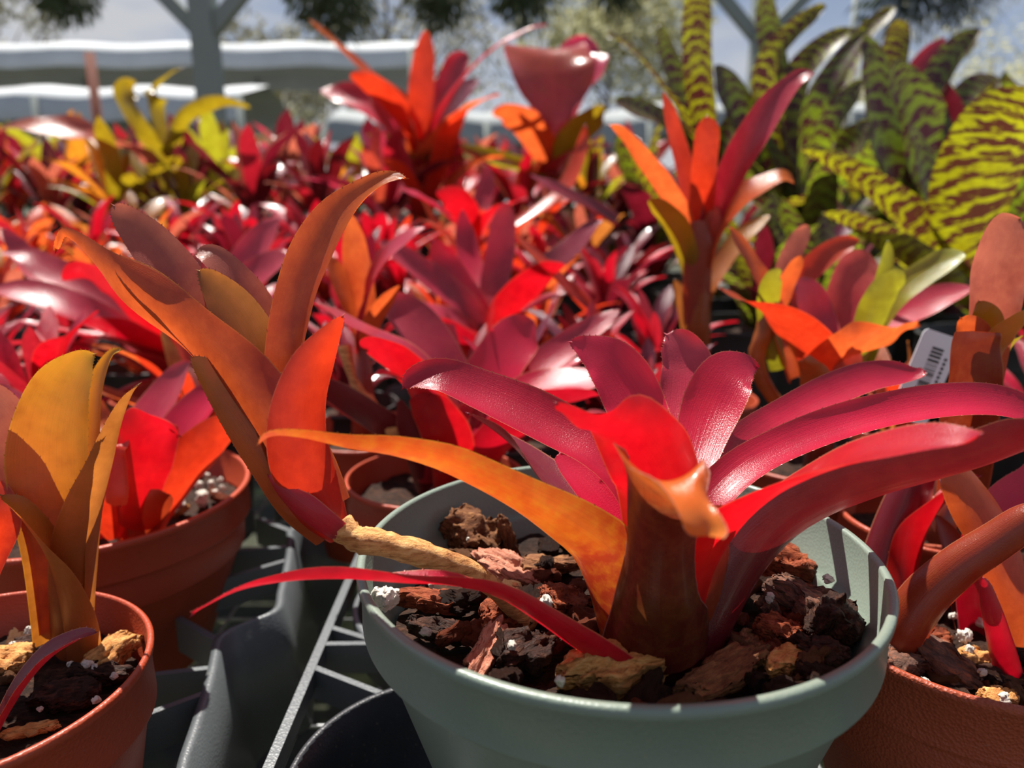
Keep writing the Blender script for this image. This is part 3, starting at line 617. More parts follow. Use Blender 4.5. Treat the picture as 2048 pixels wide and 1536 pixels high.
def scatter_perlite(spots, z, where, group, s=0.004):
    made = []
    for (px, py, sc) in spots:
        P = onz(px, py, z); key = 'perl'
        if key not in protos:
            o = chip((0, 0, 0), (1, .8, .75), PERL, (0, 0, 0), 5.5, 'x', None, 'perlite_grain', 'perlite', 8, 1.3); protos[key] = o
        else: o = protos[key].copy(); COL.objects.link(o)
        o.scale = (s*sc,)*3; o.location = P; o.rotation_euler = (random.random()*3, random.random()*3, random.random()*3)
        made.append((o, 'whitish')); o['group'] = group; o['category'] = 'perlite'
    relabel(made, '%s perlite grain, %s from the left ' + where)
scatter_chips(GC.x, GC.y, 0.093, 0.093, 60, 'in the green pot', 'bark bits in the green pot', .012, .024, ['red', 'dark', 'brown', 'red', 'dark'], avoid=((cb.x, cb.y), .02))
scatter_perlite([(1656, 1158, 1.2), (1092, 1204, 1.6), (852, 1264, 1.1), (905, 1110, .6), (936, 1078, .5), (1024, 1292, 1.1), (862, 1170, .8), (1540, 1195, 1.1), (1120, 1362, 1)], 0.103, 'in the green pot', 'perlite in the green pot')
P = onz(768, 1196, 0.112)
o = chip(P, (.0105, .009, .010), PERL, (.3, .2, .4), 8.8, 'largest lilac white perlite lump, against the left inside wall of the green pot', None, 'perlite_grain', 'perlite', 12, 1.5)

# ================================================================== left small terracotta pot
def bromeliad_root(name, c, label, group=None): return empty(name, c, label, 'potted plant', group)
LC = Vector((-0.238, 0.296, 0.0))
Lp = bromeliad_root('potted_bromeliad', LC, 'upright golden orange bromeliad in small terracotta pot, lower left corner')
add_pot(Lp, LC.x, LC.y, 0.075, 0.070, -0.045, 0.056, 0.030, PTC, 128, step=0.05)
add_soil(Lp, LC.x, LC.y, 0.0685, 0.048, 0.004, 8, 50)
lax = at(130, 1200, .345)
def l(pl, mat, **k):
    k.setdefault('axis', lax); k.setdefault('thin', .9); k.setdefault('spines', 0.005); return pleaf(pl, mat, Lp, **k)
l([(242, 700, .372, 6), (222, 712, .372, 22), (198, 770, .370, 44), (182, 860, .366, 60), (168, 980, .362, 70), (150, 1120, .357, 70), (138, 1280, .352, 60)], 'golden', n=(-.4, -.6, .6), nb=(0, -1, .2), cf=0, arc=(2.4, 1.6, 1.6), seed=31)
l([(-60, 770, .345, 20), (-30, 800, .346, 80), (12, 862, .348, 104), (52, 930, .350, 104), (88, 1010, .350, 96), (112, 1100, .350, 90), (128, 1250, .350, 80)], 'rose', n=(.8, -.7, .6), nb=(.5, -1, .2), cf=0, arc=(2.4, 1.4, 1.0), seed=32)
l([(190, 708, .350, 10), (166, 726, .350, 56), (132, 776, .350, 108), (112, 850, .349, 134), (108, 930, .348, 140), (116, 1020, .347, 126), (126, 1120, .347, 104), (134, 1280, .346, 84)], 'golden', n=(.1, -1, .35), nb=(.1, -1, .2), cf=0, arc=(2.6, 1.6, 1.0, .9), seed=33)
l([(279, 768, .338, 6), (262, 792, .338, 32), (238, 850, .338, 52), (212, 930, .338, 66), (184, 1010, .338, 76), (160, 1100, .338, 86), (146, 1200, .338, 84), (140, 1295, .340, 76), (140, 1350, .342, 66)], 'olive', n=(-.7, -.2, .6), nb=(-.2, .9, .2), cf=0, arc=(3.0, 2.4, 1.9, 1.6), seed=34)
l([(2, 990, .330, 8), (30, 1012, .330, 46), (66, 1062, .331, 74), (98, 1130, .333, 90), (120, 1200, .335, 90), (134, 1280, .338, 84), (140, 1350, .341, 74)], 'olive', n=(.6, -.2, .7), nb=(.3, .9, .2), cf=0, arc=(3.0, 2.4, 1.8, 1.2), seed=35)
l([(-60, 960, .335, 10), (-30, 985, .335, 70), (0, 1040, .335, 70), (-30, 1130, .335, 60), (-80, 1250, .335, 60)], 'redorange', n=(.7, -.5, .3), nb=(.6, -1, .2), cf=0, arc=(2, 1))
l([(192, 1264, .300, 7), (160, 1276, .299, 34), (112, 1305, .296, 50), (66, 1352, .292, 60), (24, 1416, .287, 62), (-20, 1500, .282, 60), (-70, 1580, .280, 60)], 'maroon', n=(-.3, -.1, 1), nb=(-.4, -.1, 1), cf=0, arc=(2, 1.6, 1.8, 1.2), thin=.7, seed=36, label='low dark leaf lying across the pot')
for a in [(222, 1318, 120, .5, .4, 'tan', (.3, -.4, .6), 41, 'orange tan bark chip behind the low dark leaf in the lower left pot'),
          (16, 1330, 110, .7, .5, 'tan', (.2, .1, .2), 42, 'round tan bark lump at the left edge in the lower left pot'),
          (70, 1292, 90, .5, .3, 'dark', (.1, .2, .5), 43, 'dark bark flake left of the olive leaf base in the lower left pot'),
          (205, 1352, 120, .4, .3, 'dark', (.1, .1, .1), 44, 'dark bark strip below the orange chip in the lower left pot'),
          (120, 1400, 130, .6, .35, 'dark', (.1, 0, .3), 45, 'crumbly dark bark clump near the front rim of the lower left pot'),
          (62, 1462, 110, .3, .2, 'tan', (.1, 0, .3), 46, 'fibrous orange bark splinter against the front rim of the lower left pot')]:
    place_chip(a[0], a[1], .052, a[2], a[3], a[4], a[5], a[6], a[7], a[8])
scatter_chips(LC.x, LC.y, .062, .050, 26, 'in the lower left pot', 'bark bits in the lower left pot', .008, .018, ['red', 'dark', 'brown', 'dark'])
scatter_perlite([(62, 1262, 1.6), (72, 1245, 1.3), (26, 1290, 1), (176, 1333, 1.8), (190, 1335, 1), (228, 1352, 1), (192, 1400, 1), (80, 1418, .7), (242, 1300, 1), (140, 1328, .8)], .056, 'in the lower left pot', 'perlite in the lower left pot', .0038)

# ================================================================== big terracotta pot behind it
MC = Vector((-0.305, 0.515, 0.0))
M = bromeliad_root('potted_bromeliad', MC, 'red bromeliad in the wide terracotta pot behind the small one at the left')
add_pot(M, MC.x, MC.y, 0.113, 0.070, -0.06, 0.076, 0.026, PTC, 128, ridge=True, step=0.05)
add_soil(M, MC.x, MC.y, 0.104, 0.047, 0.005, 9, 50)
max_ = at(250, 1060, .475)
def mm(pl, mat, **k):
    k.setdefault('axis', max_); k.setdefault('spines', 0.008); return pleaf(pl, mat, M, **k)
mm([(382, 724, .56, 8), (358, 756, .56, 44), (322, 812, .55, 66), (290, 872, .535, 74), (268, 940, .52, 64), (252, 1040, .49, 60)], 'mauve', n=(-.6, -.7, .7), nb=(0, -1, .3), cf=0, arc=(2.2, 1.2, 1.0))
mm([(460, 760, .53, 8), (430, 790, .53, 52), (385, 842, .52, 70), (340, 905, .51, 66), (300, 970, .50, 60), (262, 1060, .48, 60)], 'crimson', n=(-.6, -.6, .8), nb=(-.2, -1, .3), cf=0, arc=(2.2, 1.4, 1.2))
mm([(490, 832, .49, 12), (450, 862, .49, 60), (400, 910, .485, 84), (350, 966, .48, 92), (305, 1030, .475, 86), (268, 1100, .472, 80)], 'redorange', n=(-.3, .8, .6), nb=(-.3, .9, .2), cf=0, arc=(2.6, 2.0, 1.5))
mm([(360, 872, .445, 10), (330, 850, .444, 60), (295, 872, .445, 120), (272, 920, .448, 130), (264, 980, .452, 96), (262, 1060, .46, 80)], 'glow', n=(.3, .6, .8), nb=(0, 1, .2), cf=0, arc=(2.6, 1.6, 1.1), wave=.3)
mm([(240, 1012, .43, 20), (234, 985, .43, 52), (226, 930, .436, 56), (226, 890, .44, 50), (236, 960, .455, 50), (250, 1080, .465, 60)], 'redorange', n=(0, -1, .4), nb=(0, 1, .2), cf=0, arc=(2.6, 1.6, 1.4))
mm([(-60, 790, .56, 10), (-20, 800, .56, 70), (30, 832, .55, 84), (90, 880, .535, 84), (160, 950, .51, 76), (235, 1060, .48, 70)], 'mauve', n=(.5, -.8, .8), nb=(.2, -1, .3), cf=0, arc=(2.2, 1.2, 1.0))
mm([(-40, 985, .44, 20), (0, 960, .45, 70), (60, 960, .455, 90), (140, 1000, .46, 90), (225, 1080, .468, 80)], 'redorange', n=(.3, .4, 1), nb=(.3, .8, .3), cf=0, arc=(2.4, 1.6, 1.4))
mm([(200, 800, .58, 8), (205, 850, .57, 50), (220, 920, .54, 60), (240, 1020, .50, 60)], 'orange', cf=.6, arc=(2.2, 1.2, 1.0))
mm([(330, 985, .45, 20), (310, 1010, .455, 60), (280, 1060, .462, 70), (262, 1100, .468, 70)], 'bronze', n=(-.2, 1, .2), nb=(-.2, 1, .2), cf=0, arc=(2.4, 2.0))
scatter_chips(MC.x, MC.y, .094, .050, 40, 'in the wide left pot', 'bark bits in the wide left pot', .010, .022, ['red', 'dark', 'brown', 'tan'], avoid=((max_.x, max_.y), .03))
scatter_perlite([(404, 996, 2.2), (398, 970, 1.2), (422, 968, 1.2), (360, 1005, 1.8), (440, 960, 1), (430, 985, 1.1), (445, 975, .9), (412, 950, 1)], .056, 'in the wide left pot', 'perlite in the wide left pot', .005)

# ================================================================== right terracotta pot
RC = Vector((0.232, 0.352, 0.0))
J = bromeliad_root('potted_bromeliad', RC, 'bromeliad with arching brown red stalks in rough terracotta pot, lower right corner')
add_pot(J, RC.x, RC.y, 0.080, 0.068, -0.05, 0.058, 0.030, PTR, 128, ridge=True, step=0.05)
add_soil(J, RC.x, RC.y, 0.0735, 0.050, 0.005, 10, 50)
jax = at(1960, 1330, .36)
def jl(pl, mat, **k):
    k.setdefault('axis', jax); k.setdefault('spines', 0.007); return pleaf(pl, mat, J, **k)
jl([(2110, 1010, .315, 20), (2060, 1040, .318, 66), (1990, 1090, .322, 76), (1920, 1140, .325, 82), (1860, 1200, .327, 88), (1815, 1270, .328, 92), (1780, 1350, .330, 96)], 'bronze', n=(.1, .8, -.7), nb=(.3, .9, -.2), cf=0, arc=(3.1, 3.0, 2.8), thin=.9)
jl([(1888, 925, .365, 12), (1912, 950, .362, 60), (1956, 1010, .358, 84), (1998, 1080, .352, 84), (2030, 1160, .346, 76), (2050, 1260, .342, 66), (2060, 1400, .34, 60)], 'orange', n=(-.8, .6, .6), nb=(0, .9, .3), cf=0, arc=(2.6, 1.8, 1.4, 1.0), thin=.8)
jl([(1966, 1156, .318, 6), (1976, 1180, .318, 24), (1992, 1230, .318, 38), (2010, 1290, .319, 46), (2030, 1360, .320, 50), (2048, 1430, .322, 50)], 'crimson', n=(0, 1, .2), nb=(0, 1, .2), cf=0, arc=(3.0, 3.0, 2.4), label='young crimson spear leaf')
jl([(1850, 880, .405, 10), (1845, 930, .405, 60), (1825, 1000, .40, 80), (1795, 1080, .395, 84), (1770, 1160, .388, 84), (1760, 1260, .375, 80)], 'maroon', n=(.3, 1, .2), nb=(.3, 1, .2), cf=0, arc=(2.8, 2.4, 2.0))
jl([(1960, 952, .40, 16), (1925, 975, .40, 46), (1880, 1020, .395, 56), (1842, 1080, .39, 56), (1815, 1150, .385, 54), (1800, 1240, .375, 50)], 'glow', n=(-.2, .2, 1), nb=(.2, 1, .2), cf=0, arc=(2.6, 1.8, 1.4))
jl([(2090, 900, .38, 16), (2060, 960, .378, 60), (2010, 1000, .375, 70), (1960, 1060, .37, 70), (1930, 1160, .365, 60), (1935, 1280, .36, 60)], 'crimson', n=(-.2, -.6, 1), nb=(.2, -1, .2), cf=0, arc=(2.6, 1.4, 1.0))
jl([(1870, 1030, .40, 8), (1895, 1080, .395, 40), (1912, 1150, .385, 52), (1920, 1220, .375, 60), (1930, 1320, .365, 60)], 'bronze', arc=(2.6, 2.2, 1.6))
jl([(1955, 1100, .37, 10), (1975, 1160, .366, 60), (1985, 1240, .362, 84), (1985, 1330, .360, 80)], 'maroon', n=(0, 1, .2), nb=(0, 1, .2), cf=0, arc=(2.8, 2.2, 1.8))
jl([(1880, 960, .385, 10), (1905, 1010, .383, 34), (1935, 1060, .38, 38), (1962, 1130, .375, 40), (1970, 1240, .365, 50)], 'purple', arc=(2.6, 2.2, 1.6))
for a in [(1888, 1338, 200, .38, .3, 'grey', (.5, .3, -.85), 51, 'long dark bark slab with pale edge leaning in the lower right pot'),
          (1800, 1330, 110, .7, .45, 'grey', (.2, .1, .1), 52, 'crumpled brown bark lump at the left side of the lower right pot'),
          (1835, 1290, 130, .45, .4, 'red', (.3, .1, .2), 53, 'rust bark chip behind the crumpled lump in the lower right pot'),
          (1945, 1318, 120, .4, .3, 'tan', (.4, .3, .6), 54, 'orange bark sliver beside the long dark slab in the lower right pot'),
          (1990, 1400, 80, .6, .4, 'tan', (.1, .1, .3), 55, 'pale tan bark chip near the front rim of the lower right pot')]:
    place_chip(a[0], a[1], .054, a[2], a[3], a[4], a[5], a[6], a[7], a[8])
scatter_chips(RC.x, RC.y, .066, .052, 34, 'in the lower right pot', 'bark bits in the lower right pot', .008, .02, ['red', 'dark', 'brown', 'grey'])
scatter_perlite([(1848, 1372, 1.6), (1928, 1272, 1.9), (1962, 1246, 1.2), (1905, 1232, 1), (2010, 1398, 1.2), (1938, 1300, 1.1), (1990, 1275, .9), (1965, 1345, 1)], .060, 'in the lower right pot', 'perlite in the lower right pot', .0045)

# ================================================================== second row plants
def plant(cpx, cpy, cd, pr, label, potmat=PTC, rimz=.070, soilz=.05):
    """a potted plant whose leaf bases are seen at (cpx, cpy, cd)"""
    b = at(cpx, cpy, cd); c = Vector((b.x, b.y, 0.0))
    r = bromeliad_root('potted_bromeliad', c, label)
    add_pot(r, c.x, c.y, pr, rimz, -0.04, pr*.74, .022, potmat, 72); add_soil(r, c.x, c.y, pr*.91, soilz, .004, cpx, 30)
    V, F = [], []
    tube(V, F, [(c.x, c.y, soilz-.01), (c.x, c.y, (soilz+b.z)/2), (b.x, b.y, b.z+.01)], [.014, .010, .006], 12)
    meshobj('stem', V, F, LM['bronze'], r, uv=[(.5, .2)]*len(V))
    return r, b
def leaves(root, base, rows, **kw):
    for mat, pl, *ex in rows:
        k = dict(axis=base, spines=0, wave=.1); k.update(kw)
        if ex: k.update(ex[0])
        pleaf(pl, mat, root, **k)

C, cbs = plant(872, 985, .545, .066, 'crimson bromeliad in small terracotta pot just behind the green pot')
BK_ = dict(n=(0, 1, .5), nb=(0, 1, .2), cf=0)
leaves(C, cbs, [
 ('crimson', [(1066, 640, .60, 26), (1040, 668, .60, 92), (1002, 722, .59, 104), (965, 785, .58, 108), (935, 850, .57, 100), (905, 930, .555, 84), (880, 1000, .545, 70)], dict(cf=1.2)),
 ('mauve', [(768, 596, .64, 14), (795, 612, .64, 62), (835, 650, .63, 84), (872, 706, .615, 92), (900, 770, .60, 92), (908, 850, .575, 80), (895, 960, .55, 70)], dict(cf=1.2)),
 ('mauve', [(575, 585, .56, 10), (620, 605, .56, 38), (690, 640, .56, 62), (760, 682, .558, 76), (820, 735, .555, 80), (862, 810, .55, 78), (878, 930, .546, 70)], dict(n=(.2, .2, 1), nb=(.5, -.2, .8), cf=0)),
 ('glow', [(722, 694, .50, 10), (740, 692, .50, 36), (780, 712, .505, 54), (822, 752, .51, 62), (858, 810, .52, 66), (876, 920, .535, 66)], dict(n=(.2, .9, .8), nb=(.2, .9, .3), cf=0)),
 ('mauve', [(735, 756, .49, 16), (762, 748, .492, 34), (800, 758, .497, 40), (838, 790, .505, 50), (868, 860, .52, 60), (880, 960, .54, 60)], {}),
 ('mauve', [(1240, 620, .62, 14), (1195, 650, .615, 40), (1130, 695, .61, 54), (1060, 745, .60, 60), (995, 800, .59, 68), (930, 880, .57, 74), (890, 980, .55, 60)], dict(cf=.9)),
 ('crimson', [(1260, 764, .54, 14), (1190, 758, .545, 44), (1110, 768, .55, 56), (1030, 800, .552, 66), (960, 850, .552, 74), (905, 930, .55, 70)], dict(cf=.3)),
 ('maroon', [(600, 752, .53, 8), (640, 772, .53, 34), (700, 812, .532, 52), (760, 850, .535, 56), (815, 890, .54, 60), (860, 960, .545, 60)], dict(n=(0, .8, .8), nb=(0, .9, .3), cf=0)),
 ('glow', [(830, 790, .50, 30), (860, 820, .505, 80), (890, 870, .51, 96), (905, 930, .52, 90), (900, 1000, .53, 70)], dict(n=(0, 1, .5), nb=(0, 1, .2), cf=0)),
 ('crimson', [(1200, 790, .50, 20), (1120, 800, .505, 50), (1050, 840, .51, 70), (990, 890, .52, 76), (930, 970, .53, 70)], dict(n=(0, .6, 1), nb=(0, 1, .3), cf=0)),
 ('maroon', [(800, 800, .52, 10), (815, 850, .525, 44), (838, 910, .53, 60), (860, 990, .54, 60)], BK_),
 ('maroon', [(960, 790, .56, 20), (965, 850, .555, 60), (945, 920, .55, 76), (910, 990, .545, 70)], BK_),
])
V, F = [], []
q = [at(688, 690, .56), at(700, 740, .556), at(722, 790, .55), at(760, 830, .545), at(802, 872, .54), at(840, 930, .542)]
tube(V, F, [cr_pt(q, k/24) for k in range(25)], [.004+.002*math.sin(k*.8)*.4 + (.002 if 10 < k < 20 else 0) for k in range(25)], 12, wob=.2)
o = meshobj('dry_runner', V, F, STOLON, C, uv=None); o['label'] = 'dry tan runner'

T, tb = plant(1392, 640, .78, .066, 'tall orange red bromeliad on a long olive stem, right of centre')
V, F = [], []
tube(V, F, [at(1390, 760, .78), at(1392, 640, .78), at(1396, 540, .78), at(1400, 450, .78)], [.016, .0145, .013, .009], 16)
meshobj('stalk', V, F, LM['olive'], T, uv=[(.5, .4)]*len(V))
leaves(T, tb, [
 ('mauve', [(1628, 148, .70, 8), (1600, 158, .705, 30), (1556, 205, .715, 52), (1512, 268, .73, 62), (1470, 340, .75, 58), (1432, 420, .77, 48), (1405, 520, .78, 44)], dict(n=(-1, -.4, .5), nb=(-.3, -1, .3), cf=0)),
 ('redorange', [(1414, 232, .76, 10), (1414, 262, .76, 46), (1408, 330, .762, 50), (1402, 400, .77, 50), (1396, 480, .78, 46), (1394, 560, .78, 40)], dict(n=(0, -1, .2), nb=(0, -1, .2), cf=0)),
 ('orange', [(1216, 248, .72, 6), (1240, 262, .725, 22), (1280, 312, .735, 34), (1322, 372, .75, 40), (1358, 430, .765, 40), (1385, 520, .775, 40)], dict(n=(.8, .3, .5), nb=(.3, .8, .3), cf=0)),
 ('redorange', [(1326, 185, .80, 5), (1336, 220, .80, 22), (1354, 285, .80, 32), (1372, 355, .795, 36), (1386, 440, .79, 40), (1392, 540, .785, 40)], dict(n=(.5, -1, .3), nb=(0, -1, .2), cf=0)),
 ('orange', [(1588, 366, .74, 10), (1560, 356, .742, 34), (1510, 378, .75, 42), (1466, 412, .76, 44), (1430, 458, .768, 44), (1406, 530, .776, 40)], dict(n=(-.3, -.3, 1), nb=(-.3, -.8, .4), cf=0)),
 ('lime', [(1298, 400, .74, 10), (1320, 416, .742, 36), (1350, 450, .75, 48), (1370, 500, .762, 44), (1388, 570, .772, 40)], dict(n=(.3, .8, .5), nb=(.3, .8, .3), cf=0)),
 ('olive', [(1540, 430, .80, 8), (1490, 470, .80, 34), (1450, 520, .795, 36), (1415, 580, .785, 40), (1398, 640, .78, 40)], {}),
 ('bronze', [(1400, 440, .765, 30), (1398, 500, .765, 54), (1396, 570, .766, 56), (1394, 650, .767, 56)], BK_),
 ('olive', [(1350, 560, .775, 8), (1368, 600, .772, 34), (1384, 650, .77, 44), (1392, 720, .77, 44)], BK_),
])

H, hb = plant(1650, 800, .60, .080, 'coral red bromeliad with two yellow green offshoots, right of the tall orange one')
leaves(H, hb, [
 ('redorange', [(1440, 578, .55, 8), (1462, 590, .55, 34), (1510, 612, .552, 60), (1568, 646, .556, 80), (1616, 696, .565, 84), (1640, 760, .58, 70), (1650, 830, .59, 60)], dict(n=(.3, -.3, 1), nb=(.4, .8, .3), cf=0)),
 ('coral', [(1752, 522, .66, 40), (1728, 538, .66, 92), (1704, 588, .65, 96), (1682, 650, .64, 84), (1665, 710, .625, 74), (1655, 800, .60, 60)], dict(cf=1)),
 ('mauve', [(1592, 566, .64, 20), (1612, 585, .64, 54), (1636, 635, .635, 60), (1650, 700, .62, 56), (1655, 790, .60, 50)], dict(cf=1)),
 ('mauve', [(1948, 574, .62, 10), (1905, 586, .62, 40), (1850, 606, .62, 58), (1790, 636, .615, 56), (1730, 668, .61, 52), (1680, 720, .605, 56), (1655, 810, .60, 50)], dict(cf=.7)),
 ('orange', [(1836, 646, .55, 14), (1790, 668, .545, 34), (1730, 690, .543, 62), (1680, 720, .545, 84), (1655, 780, .56, 86), (1652, 850, .58, 70)], dict(n=(-.3, .7, .8), nb=(0, 1, .3), cf=0, wave=.3)),
 ('olive', [(1604, 722, .535, 20), (1625, 745, .54, 50), (1640, 790, .55, 76), (1650, 850, .57, 76)], dict(n=(.3, 1, .4), nb=(0, 1, .2), cf=0, wave=.3)),
 ('rose', [(1694, 672, .545, 10), (1704, 705, .546, 40), (1694, 760, .55, 56), (1675, 820, .56, 60)], dict(n=(-.5, 1, .3), nb=(0, 1, .2), cf=0)),
 ('redorange', [(1718, 482, .70, 8), (1688, 490, .70, 38), (1640, 520, .695, 48), (1600, 570, .69, 46), (1610, 650, .67, 44), (1645, 780, .61, 40)], dict(cf=1)),
 ('green', [(1926, 504, .60, 22), (1895, 520, .60, 46), (1845, 550, .603, 50), (1795, 586, .606, 56), (1755, 630, .61, 60), (1715, 720, .61, 50), (1680, 820, .60, 40)], dict(cf=1, label='yellow green offshoot leaf')),
 ('green', [(1776, 482, .63, 6), (1776, 510, .63, 22), (1768, 560, .63, 34), (1755, 620, .625, 46), (1735, 690, .615, 50), (1700, 790, .60, 40)], dict(cf=1)),
 ('green', [(1812, 556, .590, 24), (1788, 566, .59, 46), (1762, 600, .59, 60), (1742, 650, .592, 54), (1715, 730, .595, 44)], dict(n=(0, 1, .4), nb=(0, 1, .2), cf=0)),
 ('orange', [(1458, 455, .62, 6), (1476, 482, .62, 22), (1506, 530, .62, 32), (1530, 580, .62, 34), (1545, 640, .615, 36), (1580, 760, .61, 30)], dict(cf=.8)),
 ('rose', [(1618, 452, .65, 14), (1600, 475, .65, 36), (1575, 525, .645, 42), (1555, 585, .635, 38), (1548, 660, .62, 34)], dict(cf=.8)),
 ('orange', [(1604, 512, .62, 8), (1590, 532, .62, 28), (1566, 570, .62, 34), (1548, 620, .618, 34), (1545, 670, .615, 30)], dict(cf=.2)),
 ('green', [(1560, 538, .60, 8), (1548, 556, .60, 34), (1540, 590, .602, 44), (1538, 640, .606, 40), (1560, 740, .605, 34)], BK_),
])
V, F = [], []
q = [at(1540, 600, .612), at(1530, 660, .61), at(1515, 710, .61), at(1530, 770, .606), at(1590, 850, .60)]
tube(V, F, [cr_pt(q, k/20) for k in range(21)], [.0075-.002*(k/20) for k in range(21)], 12, wob=.2); meshobj('runner', V, F, LM['olive'], H, uv=[(.5, .5)]*len(V))

I, ib = plant(1885, 1010, .47, .062, 'bronze rose bromeliad with broad upright leaf at the right edge')
leaves(I, ib, [
 ('rose', [(2040, 437, .42, 40), (2022, 462, .42, 92), (2004, 520, .421, 108), (1988, 580, .423, 98), (1972, 650, .427, 82), (1950, 760, .435, 70), (1915, 900, .45, 60)], dict(n=(-.1, -1, .2), nb=(0, -1, .2), cf=0, tipf=.09, label='broad rounded upright leaf')),
 ('bronze', [(1946, 662, .405, 76), (1942, 690, .405, 86), (1934, 750, .408, 92), (1920, 820, .414, 96), (1902, 900, .425, 90), (1888, 1010, .45, 80)], dict(n=(.1, -1, .2), nb=(0, -1, .2), cf=0, tipf=.012, arc=(2.8, 1.8, 1.2), mucro=False, label='brown red trough shaped leaf with a blunt end')),
 ('orange', [(1922, 636, .415, 16), (1938, 652, .415, 50), (1956, 680, .416, 60), (1960, 730, .42, 60), (1940, 850, .43, 50)], BK_),
 ('lime', [(1958, 602, .418, 8), (1968, 622, .418, 44), (1978, 656, .42, 60), (1975, 720, .422, 54), (1955, 850, .43, 50)], BK_),
 ('golden', [(2070, 624, .41, 8), (2040, 642, .41, 30), (2006, 675, .412, 42), (1982, 720, .416, 46), (1965, 800, .425, 46)], BK_),
 ('lime', [(2046, 672, .43, 8), (2026, 690, .43, 28), (1996, 726, .43, 36), (1972, 780, .432, 40), (1950, 880, .44, 40)], dict(cf=.3)),
])

# plant tag with bar code
tag = empty('plant_tag', at(1830, 800, .515), 'white plastic plant tag with a black bar code, tilted behind the brown red leaf', 'label')
m_, nt_ = newmat('white tag plastic'); p_ = N(nt_, 'ShaderNodeBsdfPrincipled'); p_.inputs['Base Color'].default_value = (.75, .77, .80, 1); p_.inputs['Roughness'].default_value = .3
nt_.links.new(p_.outputs[0], N(nt_, 'ShaderNodeOutputMaterial').inputs[0]); TAGM = m_
INK = simple('black ink', (.02, .02, .02), .6, .2, 5, 0)
O = at(1850, 655, .515); X = (at(1925, 680, .515) - O); Y = (at(1800, 775, .515)-O); Y = Y + (Y.normalized()*.02)
nn_ = X.cross(Y).normalized(); nn_ = nn_ if nn_.y < 0 else -nn_
V, F = [], []; out = []
for (u, v) in [(.10, 0), (.9, 0), (.97, .02), (1, .06), (1, 1), (0, 1), (0, .06), (.03, .02)]: out.append(O+X*u+Y*v)
k = len(out); V = [p_ + nn_*.0003 for p_ in out] + [p_ - nn_*.0003 for p_ in out]
F = [tuple(range(k)), tuple(range(2*k-1, k-1, -1))] + [(i, i+k, (i+1) % k + k, (i+1) % k) for i in range(k)]
meshobj('card', V, F, TAGM, tag, smooth=False)
V, F = [], []; random.seed(5); y = .16
while y < .80:
    h = random.choice((.008, .016, .026)); i0 = len(V)
    for (u, v) in ((.36, y), (.66, y), (.66, y+h), (.36, y+h)): V.append(O+X*u+Y*v+nn_*.0006)
    F.append((i0, i0+1, i0+2, i0+3)); y += h + random.choice((.009, .016, .022))
y = .24
while y < .7:
    i0 = len(V)
    for (u, v) in ((.76, y), (.83, y), (.83, y+.03), (.76, y+.03)): V.append(O+X*u+Y*v+nn_*.0006)
    F.append((i0, i0+1, i0+2, i0+3)); y += .05
meshobj('bar_code', V, F, INK, tag, smooth=False)

# ------------------------------------------------------------------ mid rows, hand placed
E_, eb = plant(360, 760, .80, .07, 'bright red bromeliad with long leaves spreading left, behind the wide left pot')
leaves(E_, eb, [
 ('glow', [(125, 560, .72, 10), (165, 548, .72, 56), (215, 572, .72, 84), (268, 620, .73, 84), (315, 675, .745, 74), (350, 750, .77, 60)], dict(n=(.2, .6, .9), nb=(.2, .9, .4), cf=0, thin=.8)),
 ('mauve', [(6, 456, .88, 8), (30, 488, .88, 34), (72, 540, .87, 46), (140, 590, .86, 50), (230, 650, .84, 50), (340, 750, .80, 40)], dict(cf=.7)),
 ('mauve', [(4, 506, .82, 10), (50, 512, .82, 38), (110, 545, .82, 56), (190, 590, .82, 60), (270, 660, .81, 54), (345, 750, .80, 40)], dict(cf=.7)),
 ('mauve', [(-20, 582, .76, 10), (30, 582, .76, 40), (100, 598, .76, 56), (175, 630, .765, 58), (260, 680, .775, 50), (345, 750, .79, 40)], dict(cf=.9)),
 ('crimson', [(30, 640, .72, 8), (90, 655, .72, 34), (170, 672, .725, 42), (250, 690, .735, 48), (330, 740, .76, 46), (355, 780, .79, 40)], dict(cf=.4)),
 ('mauve', [(-30, 702, .68, 10), (30, 690, .68, 36), (110, 688, .69, 40), (200, 702, .70, 44), (290, 735, .73, 46), (350, 780, .77, 40)], dict(cf=.4)),
 ('mauve', [(560, 436, .90, 8), (535, 462, .90, 42), (495, 520, .89, 60), (450, 590, .87, 62), (405, 670, .84, 56), (370, 750, .80, 46)], dict(cf=1)),
 ('mauve', [(580, 508, .84, 10), (548, 525, .84, 44), (495, 565, .84, 54), (440, 620, .83, 54), (395, 690, .82, 50), (368, 760, .80, 40)], dict(cf=.9)),
 ('mauve', [(248, 555, .90, 10), (268, 590, .89, 52), (300, 640, .875, 64), (332, 700, .85, 58), (355, 770, .81, 44)], dict(cf=1.2)),
 ('crimson', [(282, 420, .95, 8), (292, 470, .945, 38), (312, 550, .93, 50), (336, 640, .89, 52), (356, 740, .82, 44)], dict(cf=1)),
 ('glow', [(338, 640, .72, 16), (355, 652, .72, 60), (372, 690, .725, 76), (375, 740, .74, 66), (368, 800, .77, 50)], dict(n=(0, 1, .4), nb=(0, 1, .2), cf=0)),
 ('crimson', [(170, 650, .73, 8), (215, 655, .73, 40), (270, 680, .735, 50), (325, 720, .75, 50), (358, 780, .78, 44)], dict(n=(0, .8, .9), nb=(.2, .8, .4), cf=0)),
 ('crimson', [(560, 640, .80, 8), (520, 650, .80, 40), (460, 680, .80, 46), (405, 720, .80, 46), (372, 780, .80, 40)], {}),
])
F_, fb = plant(985, 690, .86, .066, 'dusky crimson bromeliad with upright pale glossy leaf, behind the green pot')
